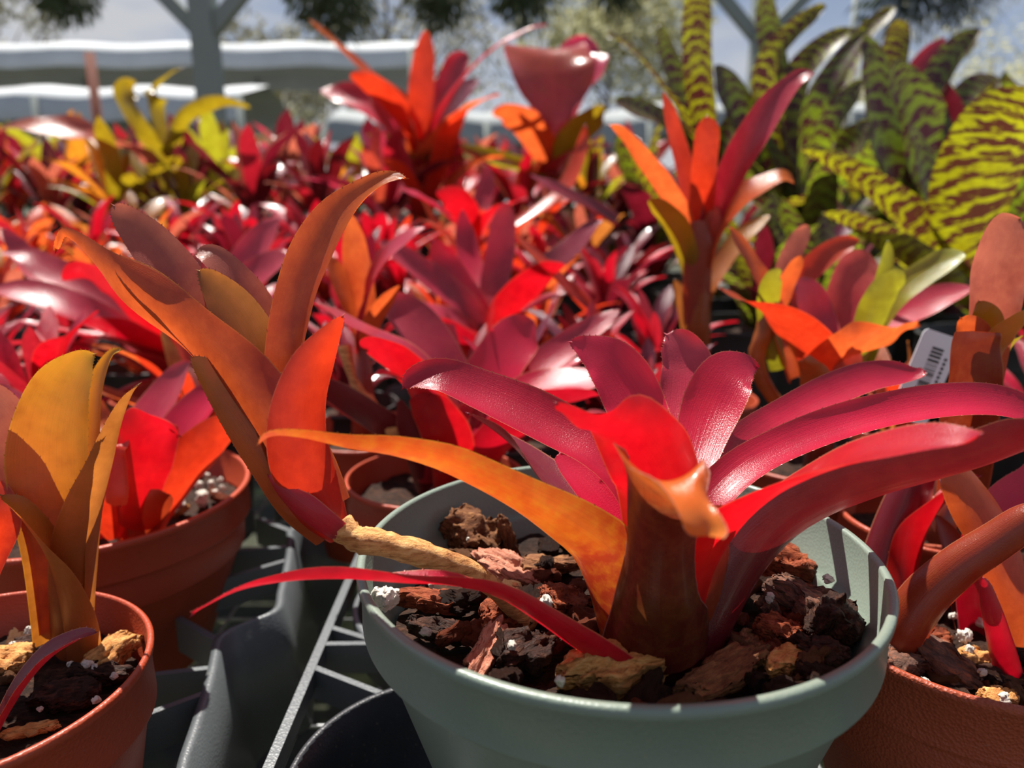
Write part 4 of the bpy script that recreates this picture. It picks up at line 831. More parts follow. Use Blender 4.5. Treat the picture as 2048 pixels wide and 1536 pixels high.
leaves(F_, fb, [
 ('mauve', [(1012, 405, .94, 16), (1008, 440, .94, 48), (1000, 510, .93, 58), (988, 580, .91, 56), (984, 670, .87, 44)], dict(cf=1.4)),
 ('crimson', [(868, 478, .90, 14), (885, 520, .90, 54), (912, 570, .89, 64), (945, 620, .88, 60), (975, 690, .865, 44)], dict(cf=1.2)),
 ('glow', [(1130, 528, .80, 8), (1092, 548, .80, 42), (1045, 585, .81, 60), (1008, 630, .82, 58), (985, 700, .84, 46)], dict(n=(-.2, .6, .9), nb=(0, 1, .3), cf=0)),
 ('maroon', [(1205, 440, .88, 8), (1165, 475, .88, 40), (1110, 530, .88, 48), (1055, 590, .875, 50), (1005, 670, .865, 44)], dict(cf=.4)),
 ('mauve', [(1140, 586, .80, 12), (1100, 598, .80, 42), (1050, 625, .81, 54), (1010, 665, .83, 50), (990, 720, .85, 40)], {}),
 ('mauve', [(760, 482, .88, 8), (800, 510, .88, 38), (860, 555, .88, 46), (920, 605, .875, 50), (970, 690, .865, 44)], dict(cf=1)),
 ('redorange', [(1028, 470, .80, 8), (1060, 502, .80, 32), (1110, 555, .80, 40), (1160, 610, .80, 38), (1225, 680, .80, 30)], dict(axis=at(1240, 700, .8), cf=.3)),
 ('mauve', [(780, 600, .82, 10), (820, 610, .82, 36), (880, 630, .825, 46), (935, 665, .835, 50), (975, 710, .85, 40)], {}),
 ('crimson', [(820, 655, .78, 10), (870, 660, .785, 44), (925, 690, .80, 50), (970, 730, .83, 44)], dict(n=(0, .6, 1), nb=(0, 1, .3), cf=0)),
 ('crimson', [(925, 420, 1.0, 8), (930, 470, .99, 40), (945, 540, .96, 46), (965, 610, .92, 48), (980, 690, .87, 40)], dict(cf=1)),
])
K_, kb = plant(940, 480, 1.2, .07, 'bright scarlet bromeliad with broad leaves behind the dusky crimson central one')
leaves(K_, kb, [
 ('crimson', [(800, 378, 1.15, 8), (825, 388, 1.15, 30), (870, 415, 1.16, 36), (910, 450, 1.18, 36), (938, 500, 1.2, 30)], {}),
 ('glow', [(872, 385, 1.10, 10), (905, 398, 1.10, 52), (930, 425, 1.12, 56), (940, 470, 1.16, 46), (942, 520, 1.2, 36)], BK_),
 ('glow', [(1056, 396, 1.12, 8), (1015, 412, 1.13, 34), (975, 440, 1.15, 36), (950, 490, 1.18, 30)], dict(cf=.4)),
 ('mauve', [(975, 330, 1.3, 8), (972, 370, 1.29, 34), (960, 430, 1.26, 40), (945, 500, 1.2, 30)], dict(cf=1)),
 ('maroon', [(1060, 350, 1.2, 8), (1110, 378, 1.2, 30), (1170, 412, 1.2, 34), (1230, 450, 1.2, 30)], dict(axis=at(1250, 480, 1.2))),
 ('redorange', [(1170, 250, 1.3, 8), (1165, 300, 1.3, 26), (1120, 390, 1.27, 30), (1010, 470, 1.22, 30), (950, 510, 1.2, 26)], dict(cf=.2)),
])
N_, nb_ = plant(722, 690, .66, .062, 'slender orange bromeliad standing behind the long red leaf of the offshoot')
leaves(N_, nb_, [
 ('orange', [(702, 430, .66, 8), (704, 470, .66, 40), (712, 530, .66, 54), (722, 590, .66, 46), (728, 680, .66, 36)], dict(cf=1.2)),
 ('orange', [(640, 500, .66, 6), (662, 530, .66, 30), (690, 590, .66, 38), (712, 650, .66, 40), (722, 710, .66, 36)], dict(cf=.6)),
 ('mauve', [(852, 454, .64, 6), (820, 470, .64, 28), (780, 505, .645, 40), (750, 555, .65, 40), (732, 620, .655, 38), (724, 700, .66, 30)], dict(cf=.8)),
 ('orange', [(800, 572, .62, 6), (775, 600, .62, 28), (745, 645, .63, 36), (728, 700, .65, 34)], dict(n=(-.2, .8, .6), nb=(0, 1, .2), cf=0)),
])

# ------------------------------------------------------------------ field of small bromeliads
random.seed(21)
def generic_leaf(mat, shape, name='leaf'):
    """a leaf growing from the origin outward along +x, unit length 1"""
    up, droop, wd, ln = shape; pts = []; a = up; p0 = Vector((0, 0, 0))
    n = 7
    for i in range(n+1):
        pts.append(p0.copy()); p0 = p0 + Vector((math.cos(a), .10*math.sin(i*1.3+wd*40), math.sin(a)))*(ln/n); a -= droop/n*(.4+1.2*i/n)
    nrm = []
    for i in range(n+1):
        T = (pts[min(i+1, n)]-pts[max(i-1, 0)]).normalized(); nrm.append(Vector((-T.z, 0, T.x)))
    wid = [wd*x for x in (.95, .75, .75, .9, 1.0, 1.0, .8, .12)]
    o = leaf_mesh(pts, wid, nrm, [2.2, 1.8, 1.4, 1.2, 1.0, 1.0, .9, .8], name, mat, None, nu=6, nv=14, tipf=.08, wave=.15, seed=wd*90, off=(0, 0, 0))
    return o
SH = [(1.30, 1.1, .14, 1), (1.05, 1.3, .15, 1), (.80, 1.0, .13, 1), (1.15, .5, .12, 1), (1.45, .4, .14, .95), (.6, .6, .13, .9)]
proto_leaf = {}
def get_leaf(mat, s):
    k = (mat, s)
    if k not in proto_leaf:
        o = generic_leaf(LM[mat], SH[s]); proto_leaf[k] = [o, False]
    e = proto_leaf[k]
    if not e[1]: e[1] = True; return e[0]
    o = e[0].copy(); COL.objects.link(o); return o
def gpot(mat, key, _c={}):
    if key not in _c:
        pr = pot_profile(.052, .070, -.04, .040, .02); V, F = lathe(pr, 0, 0, 40); a = meshobj('pot', V, F, mat, None, off=(0, 0, 0))
        b = add_soil(None, 0, 0, .042, .052, .003, 4, 20); _c[key] = (a, b); return a, b
    a, b = [x.copy() for x in _c[key]]; COL.objects.link(a); COL.objects.link(b); return a, b
PAL = {
 'crimson': ['crimson', 'mauve', 'crimson', 'mauve', 'purple'],
 'scarlet': ['glow', 'crimson', 'mauve', 'crimson'],
 'dusky mauve': ['mauve', 'mauve', 'purple', 'maroon'],
 'orange': ['orange', 'redorange', 'rose', 'olive'],
 'red and orange': ['redorange', 'mauve', 'orange', 'crimson'],
 'yellow green': ['lime', 'green', 'golden', 'lime', 'purple'],
 'pinkish': ['pink', 'mauve', 'purple', 'rust'],
 'plum': ['purple', 'mauve', 'maroon', 'rose'],
 'banded green': ['tigerdark', 'tigerdark', 'tigerdark', 'tiger', 'purple'],
}
def rosette(x, y, size, pal, label, nl=13, group=None, wide=1.0, lift=0.0, z0=0.0):
    r = empty('potted_bromeliad', (x, y, z0), label, 'potted plant', group)
    a, b = gpot(PTC if random.random() < .65 else PDK, 'tc' if random.random() < .65 else 'dk')
    for q in (a, b): q.parent = r
    a0 = random.random()*6.28
    for i in range(nl):
        inner = i/(nl-1); s = random.choice([(2, 5, 1), (1, 2, 0), (0, 1, 3), (3, 4, 0)][min(3, int(inner*4))])
        lf = get_leaf(random.choice(PAL[pal]), s); lf.parent = r
        sc = size*(1-.25*inner)*random.uniform(.85, 1.15)
        lf.location = (0, 0, .050 + lift*random.uniform(.45, 1) + .012*inner); lf.rotation_euler = (random.uniform(-.12, .12), random.uniform(-.25, .1), a0 + i*2.4 + random.uniform(-.2, .2)); lf.scale = (sc, sc*wide*random.uniform(.9, 1.2), sc)
    return r
placed = [(c.x, c.y) for c in (GC, LC, MC, RC)] + [(o.location.x, o.location.y) for o in (C, T, H, I, E_, F_, K_, N_)]
row = 0; y = .66
while y < 1.60:
    xs = []; half = y*.72 + .08; x = -half + random.random()*.1; idx = 0
    while x < half:
        xx = x + random.uniform(-.02, .02); yy = y + random.uniform(-.03, .03)
        pxx = 1024 + FPX*xx/yy
        ok = all((xx-a)**2 + (yy-b)**2 > (.10)**2 for a, b in placed)
        if pxx > 1230 + (yy-.9)*60 and yy > .98: ok = False
        if pxx > 1500 and yy > .75: ok = False
        if ok:
            placed.append((xx, yy))
            left = pxx < 330; 
            ch = random.random()
            if left and yy > 1.5: pal = 'yellow green' if ch < .6 else 'orange'
            elif left and yy > 1.1: pal = 'orange' if ch < .6 else 'red and orange'
            elif yy > 1.9: pal = 'yellow green' if ch < .35 else ('plum' if ch < .6 else ('red and orange' if ch < .8 else 'orange'))
            else: pal = 'crimson' if ch < .34 else 'scarlet' if ch < .44 else 'dusky mauve' if ch < .66 else 'orange' if ch < .82 else 'red and orange'
            size = random.uniform(.115, .155)*(1 + max(0, yy-.9)*.50)
            lab = '%s small bromeliad, %s from left in the %s row of packed pots' % (pal, ORD[min(idx, 19)], ORD[min(row, 19)])
            rosette(xx, yy, size, pal, lab, 14 if yy > 1.4 else 17, 'small bromeliads packed on the bench', wide=1.0 if yy < 1.2 else 1.1, lift=max(0, min(.085, (yy-.92)*.16))); idx += 1
        x += .128
    row += 1; y += .125

shelf = empty('raised_shelf', (-.75, 2.3, BZ), 'raised timber shelf under the large bromeliads of the back rows', 'shelf')
V, F = [], []
for j in range(13): boxm(V, F, (-1.9, 1.68+j*.10), (.52, 1.68+j*.10), .085, .015, .024)
meshobj('slat_top', V, F, WOOD, shelf, smooth=False)
for x in (-1.85, -.7, .47):
    for y_ in (1.70, 2.86): V, F = [], []; boxm(V, F, (x-.02, y_), (x+.02, y_), .04, .108, .009); meshobj('leg', V, F, WOOD, shelf, smooth=False)
# ------------------------------------------------------------------ large banded bromeliads, right background
def bigplant(px, py, d, label, rows, pot=.10, potmat=PDK, group=None, fill=None, fs=.3, nfill=10):
    zz = .125 if (d > 1.65 and px < 1290) else 0.0
    b = at(px, py, d); c = Vector((b.x, b.y, zz)); r = empty('potted_bromeliad', c, label, 'potted plant', group)
    add_pot(r, c.x, c.y, pot, .10+zz, -.10+zz+(.002 if zz else 0), pot*.75, .03, potmat, 56); add_soil(r, c.x, c.y, pot*.91, .075+zz, .005, px, 24)
    for mat, pl, *ex in rows:
        k = dict(axis=b, spines=0, wave=.1, cf=.8); 
        if ex: k.update(ex[0])
        base = [(px, py, d, 34*1.0)]
        pleaf(pl + base, mat, r, **k)
    if fill:
        a0 = random.random()*6
        for i in range(nfill):
            lf = get_leaf(random.choice(PAL[fill]), random.choice((0, 1, 2, 3, 4))); lf.parent = r; sc = fs*random.uniform(.75, 1.15)
            lf.location = (0, 0, .08); lf.rotation_euler = (random.uniform(-.1, .1), random.uniform(-.2, .1), a0+i*2.4); lf.scale = (sc, sc*1.25, sc)
    return r
bigplant(2010, 640, .98, 'bromeliad with broad glowing yellow leaf banded maroon, at the right edge', [
 ('tiger', [(2075, 170, .86, 30), (2045, 205, .87, 120), (2005, 265, .885, 175), (1980, 345, .90, 180), (1970, 425, .915, 165), (1978, 500, .93, 120), (1995, 570, .955, 90)], dict(n=(-.1, 1, .1), nb=(-.1, 1, .1), cf=0, arc=(2.4, 1.8, 1.4, 1.2), tipf=.12, thin=.95)),
 ('tiger', [(1600, 298, .95, 8), (1650, 312, .95, 30), (1710, 345, .95, 44), (1770, 385, .95, 56), (1830, 435, .955, 68), (1890, 500, .96, 74), (1950, 570, .97, 70)], dict(n=(0, .9, .5), nb=(.1, 1, .3), cf=0, thin=.95)),
 ('tiger', [(1645, 425, .90, 8), (1700, 440, .90, 34), (1770, 475, .91, 50), (1840, 520, .93, 60), (1920, 580, .95, 60)], dict(n=(0, .9, .5), nb=(.1, 1, .3), cf=0, thin=.95)),
 ('tigerdark', [(1822, 250, 1.05, 10), (1840, 300, 1.05, 34), (1862, 370, 1.04, 40), (1885, 450, 1.02, 44), (1930, 550, 1.0, 44)], dict(cf=1.2)),
 ('tigerdark', [(2120, 420, .9, 20), (2090, 470, .91, 90), (2050, 540, .94, 90)], {}),
], fill='banded green', fs=.26, nfill=8)
bigplant(1880, 560, 1.25, 'tall bromeliad with upright dark banded leaves, behind the glowing yellow banded one', [
 ('tigerdark', [(1788, 120, 1.22, 16), (1805, 160, 1.22, 60), (1832, 225, 1.22, 84), (1858, 300, 1.22, 96), (1880, 380, 1.22, 96), (1885, 470, 1.23, 70)], dict(n=(.3, -1, .3), nb=(0, -1, .3), cf=0)),
 ('tigerdark', [(1700, 60, 1.35, 10), (1742, 110, 1.34, 40), (1752, 170, 1.33, 56), (1760, 250, 1.31, 60), (1790, 360, 1.29, 60), (1840, 480, 1.27, 50)], dict(cf=1.3)),
 ('tiger', [(1808, 40, 1.4, 16), (1798, 62, 1.4, 44), (1785, 110, 1.39, 52), (1775, 190, 1.37, 56), (1800, 320, 1.33, 56), (1850, 470, 1.28, 46)], dict(cf=1.2)),
 ('tigerdark', [(1962, 58, 1.4, 12), (1930, 82, 1.4, 44), (1890, 125, 1.39, 52), (1860, 190, 1.37, 54), (1850, 320, 1.33, 56), (1865, 470, 1.28, 46)], dict(cf=1.0)),
 ('mauve', [(1890, 75, 1.45, 8), (1860, 105, 1.45, 30), (1830, 150, 1.44, 36), (1820, 250, 1.40, 40), (1850, 450, 1.3, 40)], {}),
 ('tigerdark', [(2000, 160, 1.25, 16), (1970, 170, 1.25, 60), (1925, 210, 1.25, 70), (1900, 280, 1.25, 64), (1885, 420, 1.25, 56)], dict(cf=1.6)),
 ('tigerdark', [(1730, 640, 1.1, 10), (1770, 600, 1.1, 50), (1810, 560, 1.13, 60)], {}),
], fill='banded green', fs=.34, nfill=10)
bigplant(1600, 480, 1.35, 'bromeliad with pale shining strap leaves, right of the tall orange bromeliad', [
 ('tigerdark', [(1732, 56, 1.30, 8), (1706, 90, 1.30, 30), (1668, 145, 1.30, 42), (1632, 205, 1.30, 46), (1612, 290, 1.31, 44), (1600, 390, 1.33, 40)], dict(cf=1.6)),
 ('tigerdark', [(1725, 160, 1.22, 12), (1700, 190, 1.22, 38), (1664, 240, 1.23, 46), (1630, 300, 1.25, 46), (1608, 380, 1.3, 44)], dict(cf=1.8)),
 ('tiger', [(1652, 12, 1.42, 8), (1625, 28, 1.42, 28), (1580, 66, 1.42, 38), (1535, 120, 1.41, 44), (1520, 200, 1.40, 46), (1550, 330, 1.38, 46)], dict(cf=.6)),
 ('tiger', [(1716, 60, 1.45, 6), (1680, 72, 1.45, 30), (1630, 108, 1.44, 48), (1590, 160, 1.43, 54), (1580, 240, 1.41, 50), (1590, 380, 1.37, 46)], dict(cf=.5)),
 ('tiger', [(1790, 12, 1.55, 8), (1768, 32, 1.55, 28), (1730, 66, 1.55, 34), (1700, 120, 1.54, 40), (1650, 260, 1.48, 44)], dict(cf=.5)),
 ('tigerdark', [(1430, 130, 1.38, 12), (1452, 165, 1.38, 50), (1480, 230, 1.37, 60), (1520, 310, 1.36, 56), (1565, 400, 1.35, 50)], dict(cf=1.6)),
 ('tigerdark', [(1530, -20, 1.5, 16), (1532, 30, 1.5, 44), (1540, 90, 1.49, 50), (1560, 200, 1.45, 50), (1585, 350, 1.4, 46)], dict(cf=1.3)),
 ('tigerdark', [(1735, 240, 1.2, 16), (1722, 262, 1.2, 46), (1695, 300, 1.22, 52), (1660, 350, 1.25, 50), (1625, 420, 1.3, 44)], dict(cf=1.5)),
], fill='banded green', fs=.34, nfill=12)
bigplant(1420, 440, 1.45, 'bromeliad with upright bright green banded leaf behind the tall orange bromeliad', [
 ('tiger', [(1398, -30, 1.42, 40), (1394, 10, 1.42, 54), (1392, 80, 1.42, 58), (1396, 160, 1.42, 58), (1404, 240, 1.43, 52), (1414, 340, 1.44, 44)], dict(n=(0, -1, .2), nb=(0, -1, .2), cf=0)),
 ('tiger', [(1214, 72, 1.40, 10), (1240, 82, 1.40, 34), (1284, 122, 1.40, 48), (1324, 175, 1.41, 54), (1360, 235, 1.42, 52), (1395, 330, 1.44, 44)], dict(cf=.6)),
 ('tigerdark', [(1230, 200, 1.30, 14), (1260, 212, 1.30, 32), (1308, 232, 1.32, 40), (1350, 270, 1.36, 44), (1395, 350, 1.42, 40)], dict(cf=1.8)),
 ('tigerdark', [(1320, 50, 1.5, 8), (1330, 90, 1.5, 34), (1350, 160, 1.49, 40), (1380, 260, 1.47, 44)], dict(cf=1)),
 ('tigerdark', [(1500, 200, 1.4, 8), (1478, 230, 1.4, 38), (1450, 290, 1.42, 44), (1430, 370, 1.44, 44)], dict(cf=1.2)),
], fill='banded green', fs=.34, nfill=10)
for i, (px, py, d, s) in enumerate([(1760, 560, 1.75, .44), (2040, 520, 1.7, .44), (1300, 430, 1.8, .36), (1560, 480, 1.9, .42), (1930, 520, 2.2, .5), (1640, 560, 1.05, .20), (1520, 520, 1.08, .20)]):
    where = ['behind the pale strap leaves', 'at the right edge of the back rows', 'left of the upright green banded leaf', 'in the rearmost right rows', 'rearmost at the right side', 'in the shade right of the coral red plant', 'in the shade just behind the tall orange stem'][i]
    bigplant(px, py, d, 'green and maroon banded bromeliad ' + where, [], fill='banded green', fs=s, nfill=14, group='banded bromeliads at the right')

# ------------------------------------------------------------------ large plants in the centre background
bigplant(845, 330, 1.75, 'large orange red bromeliad with pointed leaves fanning up, at the back centre', [
 ('redorange', [(852, 62, 1.72, 10), (850, 100, 1.72, 38), (844, 165, 1.72, 50), (842, 230, 1.73, 46)], dict(n=(0, -1, .2), nb=(0, -1, .2), cf=0)),
 ('orange', [(618, 38, 1.75, 6), (662, 78, 1.75, 20), (718, 132, 1.75, 34), (772, 182, 1.75, 46), (820, 240, 1.75, 46)], dict(cf=.3)),
 ('mauve', [(1095, 50, 1.72, 6), (1050, 62, 1.72, 14), (985, 100, 1.72, 20), (930, 155, 1.73, 26), (885, 225, 1.74, 34)], dict(cf=.4)),
 ('mauve', [(935, 108, 1.78, 12), (918, 130, 1.78, 42), (895, 180, 1.78, 50), (868, 240, 1.77, 44)], dict(cf=1.2)),
 ('redorange', [(700, 150, 1.68, 10), (735, 165, 1.68, 36), (780, 200, 1.70, 44), (825, 260, 1.73, 40)], dict(n=(.2, .8, .5), nb=(0, 1, .2), cf=0)),
 ('mauve', [(640, 180, 1.8, 8), (690, 190, 1.8, 44), (745, 215, 1.79, 54), (805, 265, 1.77, 46)], dict(cf=1.2)),
 ('plum' if False else 'purple', [(960, 160, 1.8, 8), (925, 185, 1.8, 40), (885, 240, 1.78, 44)], {}),
 ('orange', [(1000, 190, 1.65, 10), (960, 205, 1.67, 40), (905, 250, 1.7, 44)], dict(cf=.4)),
], fill='red and orange', fs=.30, nfill=8)
bigplant(1105, 360, 1.8, 'magenta and rust bromeliad with one wide drooping front leaf, back centre', [
 ('rust', [(1112, 272, 1.50, 6), (1110, 235, 1.50, 66), (1104, 185, 1.51, 150), (1100, 135, 1.53, 176), (1099, 100, 1.56, 172), (1100, 108, 1.62, 120), (1103, 180, 1.70, 80)], dict(n=(0, -.5, 1), nb=(0, -.5, 1), cf=0, arc=(.8, .9, .9), wave=.4, thin=.95, mucro=False)),
 ('pink', [(1010, 95, 1.7, 12), (1030, 115, 1.7, 66), (1050, 170, 1.72, 84), (1080, 260, 1.76, 60)], dict(cf=1.2)),
 ('pink', [(1215, 110, 1.7, 12), (1190, 130, 1.7, 66), (1160, 185, 1.72, 84), (1125, 270, 1.76, 60)], dict(cf=1.2)),
 ('pink', [(1175, 72, 1.85, 14), (1165, 100, 1.85, 76), (1140, 170, 1.84, 84), (1115, 270, 1.8, 60)], dict(cf=1.2)),
 ('orange', [(985, 225, 1.6, 12), (1020, 232, 1.6, 46), (1065, 262, 1.65, 66), (1095, 320, 1.74, 50)], dict(n=(.2, .8, .5), nb=(0, 1, .2), cf=0)),
 ('lime', [(1210, 215, 1.62, 12), (1190, 235, 1.62, 46), (1155, 270, 1.66, 60), (1120, 330, 1.74, 50)], dict(n=(-.2, .8, .5), nb=(0, 1, .2), cf=0)),
 ('mauve', [(1230, 290, 1.6, 8), (1195, 295, 1.62, 26), (1150, 310, 1.68, 36)], {}),
 ('green', [(770, 268, 1.75, 10), (800, 300, 1.75, 40), (860, 310, 1.75, 46), (960, 320, 1.77, 40)], dict(cf=.6)),
], fill='plum', fs=.24, nfill=6)
random.seed(44)
BR = [('yellow green', .30), ('plum', .25), ('yellow green', .27), ('yellow green', .25), ('plum', .27), ('plum', .28), ('pinkish', .27), ('plum', .25), ('red and orange', .27), ('yellow green', .24), ('plum', .26)]
for i, (pal, fs_) in enumerate(BR):
    x = -1.22 + i*.155
    bigplant(1024 + FPX*x/1.78, 360, 1.78 + .04*(i % 2), '%s bromeliad, %s from left in the front row on the raised shelf' % (pal, ORD[i]), [], pot=.07, fill=pal, fs=fs_*.82, nfill=16, group='bromeliads on the raised shelf')
for i, (pal, fs_) in enumerate([('plum', .27), ('red and orange', .24), ('yellow green', .28), ('plum', .26), ('yellow green', .30), ('plum', .28), ('yellow green', .24), ('pinkish', .30), ('plum', .27), ('pinkish', .26), ('plum', .27)]):
    x = -1.55 + i*.185
    bigplant(1024 + FPX*x/2.1, 360, 2.1 + .05*(i % 2), '%s bromeliad, %s from left in the middle row on the raised shelf' % (pal, ORD[i]), [], pot=.08, fill=pal, fs=fs_, nfill=15, group='bromeliads on the raised shelf')
for i, pal in enumerate(['plum', 'yellow green', 'plum', 'yellow green', 'pinkish', 'plum', 'plum', 'pinkish']):
    x = -1.75 + i*.26
    bigplant(1024 + FPX*x/2.55, 360, 2.55, '%s bromeliad, %s from left in the last row on the raised shelf' % (pal, ORD[i]), [], pot=.09, fill=pal, fs=.32, nfill=15, group='bromeliads on the raised shelf')
bigplant(330, 330, 1.95, 'yellow green bromeliad with a curved upright leaf tip, in front of the grey post', [
 ('lime', [(366, 134, 1.95, 6), (345, 146, 1.95, 16), (318, 172, 1.95, 28), (306, 210, 1.95, 32), (315, 270, 1.95, 28)], dict(cf=.2)),
 ('lime', [(500, 215, 1.8, 6), (455, 205, 1.8, 20), (410, 212, 1.8, 30), (360, 245, 1.85, 30)], dict(n=(0, .7, .8), nb=(0, .9, .3), cf=0)),
 ('lime', [(270, 160, 1.85, 10), (250, 175, 1.85, 36), (250, 215, 1.85, 40), (290, 280, 1.85, 34)], dict(cf=.2)),
 ('rose', [(0, 258, 1.7, 8), (60, 250, 1.7, 30), (140, 262, 1.72, 50), (230, 290, 1.78, 44)], dict(cf=1.4)),
], fill='yellow green', fs=.22, nfill=6)

# ================================================================== background: posts, shade houses, trees
STEEL = simple('grey green painted post', (.24, .27, .25), .6, .3, 3, .15)
RUST = simple('rusty red steel', (.24, .07, .04), .7, .3, 5, .3)
def beam(V, F, a, b, wd):
    a = Vector(a); b = Vector(b); t = (b-a).normalized(); s = t.cross(Vector((0, 1, 0))).normalized()*wd/2; u = t.cross(s).normalized()*wd/2; i = len(V)
    for p_ in (a, b): V.extend([p_-s-u, p_+s-u, p_+s+u, p_-s+u])
    F.extend([(i, i+1, i+2, i+3), (i+7, i+6, i+5, i+4), (i, i+4, i+5, i+1), (i+1, i+5, i+6, i+2), (i+2, i+6, i+7, i+3), (i+3, i+7, i+4, i)])
def post(px, d, wd, brace_py, label, top=1.6, br=.8):
    b = at(px, 300, d); r = empty('support_post', (b.x, b.y, GZ), label, 'post')
    V, F = [], []; beam(V, F, (b.x, b.y, GZ), (b.x, b.y, b.z+top), wd); meshobj('post_shaft', V, F, STEEL, r, smooth=False)
    zb = at(px, brace_py, d).z
    for s in (-1, 1):
        V, F = [], []; beam(V, F, (b.x + s*wd*.3, b.y, zb), (b.x + s*br, b.y, zb + br), wd*.62); meshobj('brace', V, F, STEEL, r, smooth=False)
    return r
post(430, 3.9, .105, 62, 'grey green steel post with two diagonal braces, at the upper left', 2.2)
post(1507, 4.6, .10, 75, 'grey green steel post with V braces, behind the banded leaves at the upper right', 2.2)
def plain(px, d, w_, mat, label, name, ht=2.6):
    b = at(px, 300, d); V, F = [], []; tube(V, F, [(0, 0, 0), (0, 0, ht)], [w_/2]*2, 10)
    o = meshobj(name, V, F, mat, None, off=(0, 0, 0)); o.location = (b.x, b.y, GZ); return setp(o, label, 'post')
plain(202, 6.0, .07, RUST, 'rusty red steel post left of the braced grey post', 'support_post', at(202, 105, 6.0).z-GZ)
plain(1684, 7.0, .05, STEEL, 'thin pale pole far behind the banded leaves', 'support_post', 3.2)

SHADE = simple('pale grey shade cloth', (.50, .52, .53), .8, .2, 1.5, .25)
DSH = simple('grey shade cloth in folds', (.30, .32, .32), .8, .2, 2.5, .3)
def shade_house(x0, x1, y0, y1, zr, ze, label, mat, n=4):
    r = empty('shade_house', ((x0+x1)/2, (y0+y1)/2, GZ), label, 'shade house')
    V, F = [], []; nx = 30
    for i in range(nx+1):
        x = x0+(x1-x0)*i/nx
        for (y, z) in ((y0, ze-.35), (y0, ze), ((y0*.5+y1*.5), zr), (y1, ze), (y1, ze-.35)): V.append((x, y, z + .03*math.sin(i*1.1+y)))
    for i in range(nx):
        for k in range(4): a = i*5+k; F.append((a, a+1, a+6, a+5))
    meshobj('cloth_roof', V, F, mat, r)
    for i in range(n):
        x = x0+(x1-x0)*i/(n-1)
        for y in (y0, y1): V, F = [], []; tube(V, F, [(x, y, GZ), (x, y, ze)], [.05, .05], 8); meshobj('post', V, F, STEEL, r)
    return r
shade_house(-13, -4.0, 12, 15, 2.05, 1.72, 'low house of pale grey shade cloth, far back at the left', SHADE)
shade_house(-16, -2.2, 18, 22, 3.9, 3.4, 'taller shade house with whitish cloth behind the low one at the left', SHADE)
shade_house(2.5, 15, 16, 20, 2.3, 1.9, 'grey shade cloth house far back at the right', DSH)
shade_house(-3, 2.2, 13, 15.5, 1.75, 1.45, 'grey shade cloth house far back behind the centre plants', DSH, 3)

GREENS = [simple('grey olive foliage', (.34, .32, .22), .8, .2, 6, .5), simple('yellow olive foliage', (.42, .40, .20), .8, .2, 6, .5), simple('dark green foliage', (.06, .08, .035), .8, .2, 6, .5)]  # both olive tones are lightened to stand in for distance haze
TRUNK = simple('grey trunk bark', (.16, .13, .11), .9, .2, 10, .4)
def tree(px, d, h, r, mat, label, n=2600, ls=.11, seed=0, airy=1.0):
    b = at(px, 300, d); rt = empty('tree', (b.x, b.y, GZ), label, 'tree'); rnd = random.Random(seed)
    V, F = [], []; tube(V, F, [(b.x, b.y, GZ), (b.x+.1, b.y, GZ+h*.35), (b.x, b.y, GZ+h*.7)], [.16, .11, .05], 8)
    for k in range(9):
        a = k*.7; tube(V, F, [(b.x, b.y, GZ+h*(.3+.03*k)), (b.x+r*.5*math.cos(a), b.y+r*.5*math.sin(a), GZ+h*(.5+.03*k)), (b.x+r*.85*math.cos(a), b.y+r*.85*math.sin(a), GZ+h*(.62+.03*k))], [.06, .035, .012], 6)
    meshobj('trunk', V, F, TRUNK, rt)
    V, F = [], []; blobs = [(Vector((rnd.uniform(-1, 1)*r*.65, rnd.uniform(-1, 1)*r*.65, h*(.62+rnd.uniform(-.22, .25)))), r*rnd.uniform(.28, .5)) for _ in range(16)]
    for k in range(n):
        c, rr = rnd.choice(blobs); v = Vector((rnd.gauss(0, 1), rnd.gauss(0, 1), rnd.gauss(0, 1))).normalized()*rr*(rnd.random()**.4)*airy
        q = Vector((b.x, b.y, GZ)) + c + v; a = Vector((rnd.gauss(0, 1), rnd.gauss(0, 1), rnd.gauss(0, 1))).normalized(); e = a.orthogonal().normalized(); i = len(V); s = ls*rnd.uniform(.6, 1.4)
        V += [q-a*s, q+e*s*.35, q+a*s, q-e*s*.35]; F.append((i, i+1, i+2, i+3))
    meshobj('foliage', V, F, mat, rt, smooth=False)
tree(780, 28, 12.0, 4.6, GREENS[0], 'airy grey olive tree behind the large orange red bromeliad', 3800, .17, 1, 1.15)
tree(1210, 40, 14.2, 5.2, GREENS[1], 'pale olive tree behind the magenta bromeliad', 4200, .24, 2)
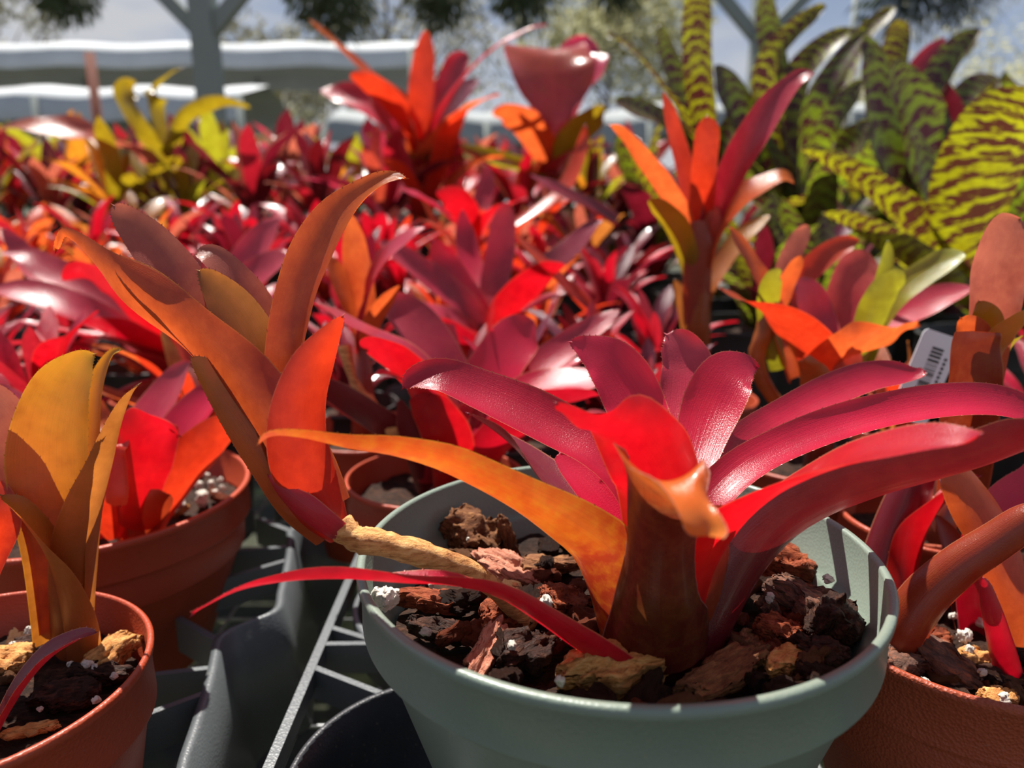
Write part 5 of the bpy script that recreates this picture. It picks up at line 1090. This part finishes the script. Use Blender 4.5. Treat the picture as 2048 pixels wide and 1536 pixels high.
tree(560, 44, 10.5, 4.5, GREENS[0], 'hazy grey tree left of the airy one', 2600, .25, 3)
tree(-10, 30, 12, 3.0, GREENS[0], 'hazy grey tree at the far left', 3000, .16, 4)
tree(1960, 30, 7.0, 5.5, GREENS[1], 'low wide olive tree at the far right', 5000, .16, 5)
tree(1640, 48, 9.0, 5.0, GREENS[0], 'distant grey tree behind the banded leaves', 3600, .18, 6)
tree(60, 25, 3.6, 2.2, GREENS[2], 'dark low tree beneath the pale shade cloth at the left', 3000, .13, 7)
tree(480, 34, 5.6, 5.0, GREENS[1], 'distant olive tree right of the braced grey post', 3600, .18, 8)
# hanging plants
def hanging(px, py, d, r, label, seed):
    c = at(px, py, d); rt = empty('hanging_plant', c, label, 'hanging plant', 'dark plants hanging overhead'); rnd = random.Random(seed)
    V, F = [], []; tube(V, F, [c, c+Vector((0, 0, 1.2))], [.004, .004], 5); meshobj('hanging_wire', V, F, WIRE, rt)
    V, F = [], []
    for k in range(1500):
        v = Vector((rnd.gauss(0, .45), rnd.gauss(0, .45), rnd.gauss(0, .5)))*r; 
        if v.length > r*1.25: v = v.normalized()*r
        q = c+v+Vector((0, 0, r*.2)); a = (v.normalized() + Vector((rnd.uniform(-.5, .5), rnd.uniform(-.5, .5), -.7))).normalized(); e = a.orthogonal().normalized(); i = len(V); s = r*.30
        V += [q-a*s*.3, q+e*s*.12, q+a*s*.7, q-e*s*.12]; F.append((i, i+1, i+2, i+3))
    meshobj('foliage', V, F, GREENS[2], rt, smooth=False)
for i, (px, py, d, r, lb) in enumerate([(130, -12, 3.4, .13, 'leftmost dark plant hanging at the top of the view'), (665, -5, 3.2, .16, 'dark plant hanging above the long orange leaf tip'),
    (880, 0, 3.6, .14, 'dark plant hanging above the back centre'), (1050, -8, 3.6, .15, 'dark plant hanging right of the back centre one'), (1240, -25, 3.6, .13, 'dark plant hanging above the magenta bromeliad'),
    (1830, -10, 3.4, .20, 'large dark plant hanging above the banded leaves'), (1935, -10, 3.4, .15, 'rightmost dark plant hanging at the top of the view')]):
    hanging(px, py, d, r, lb, i)
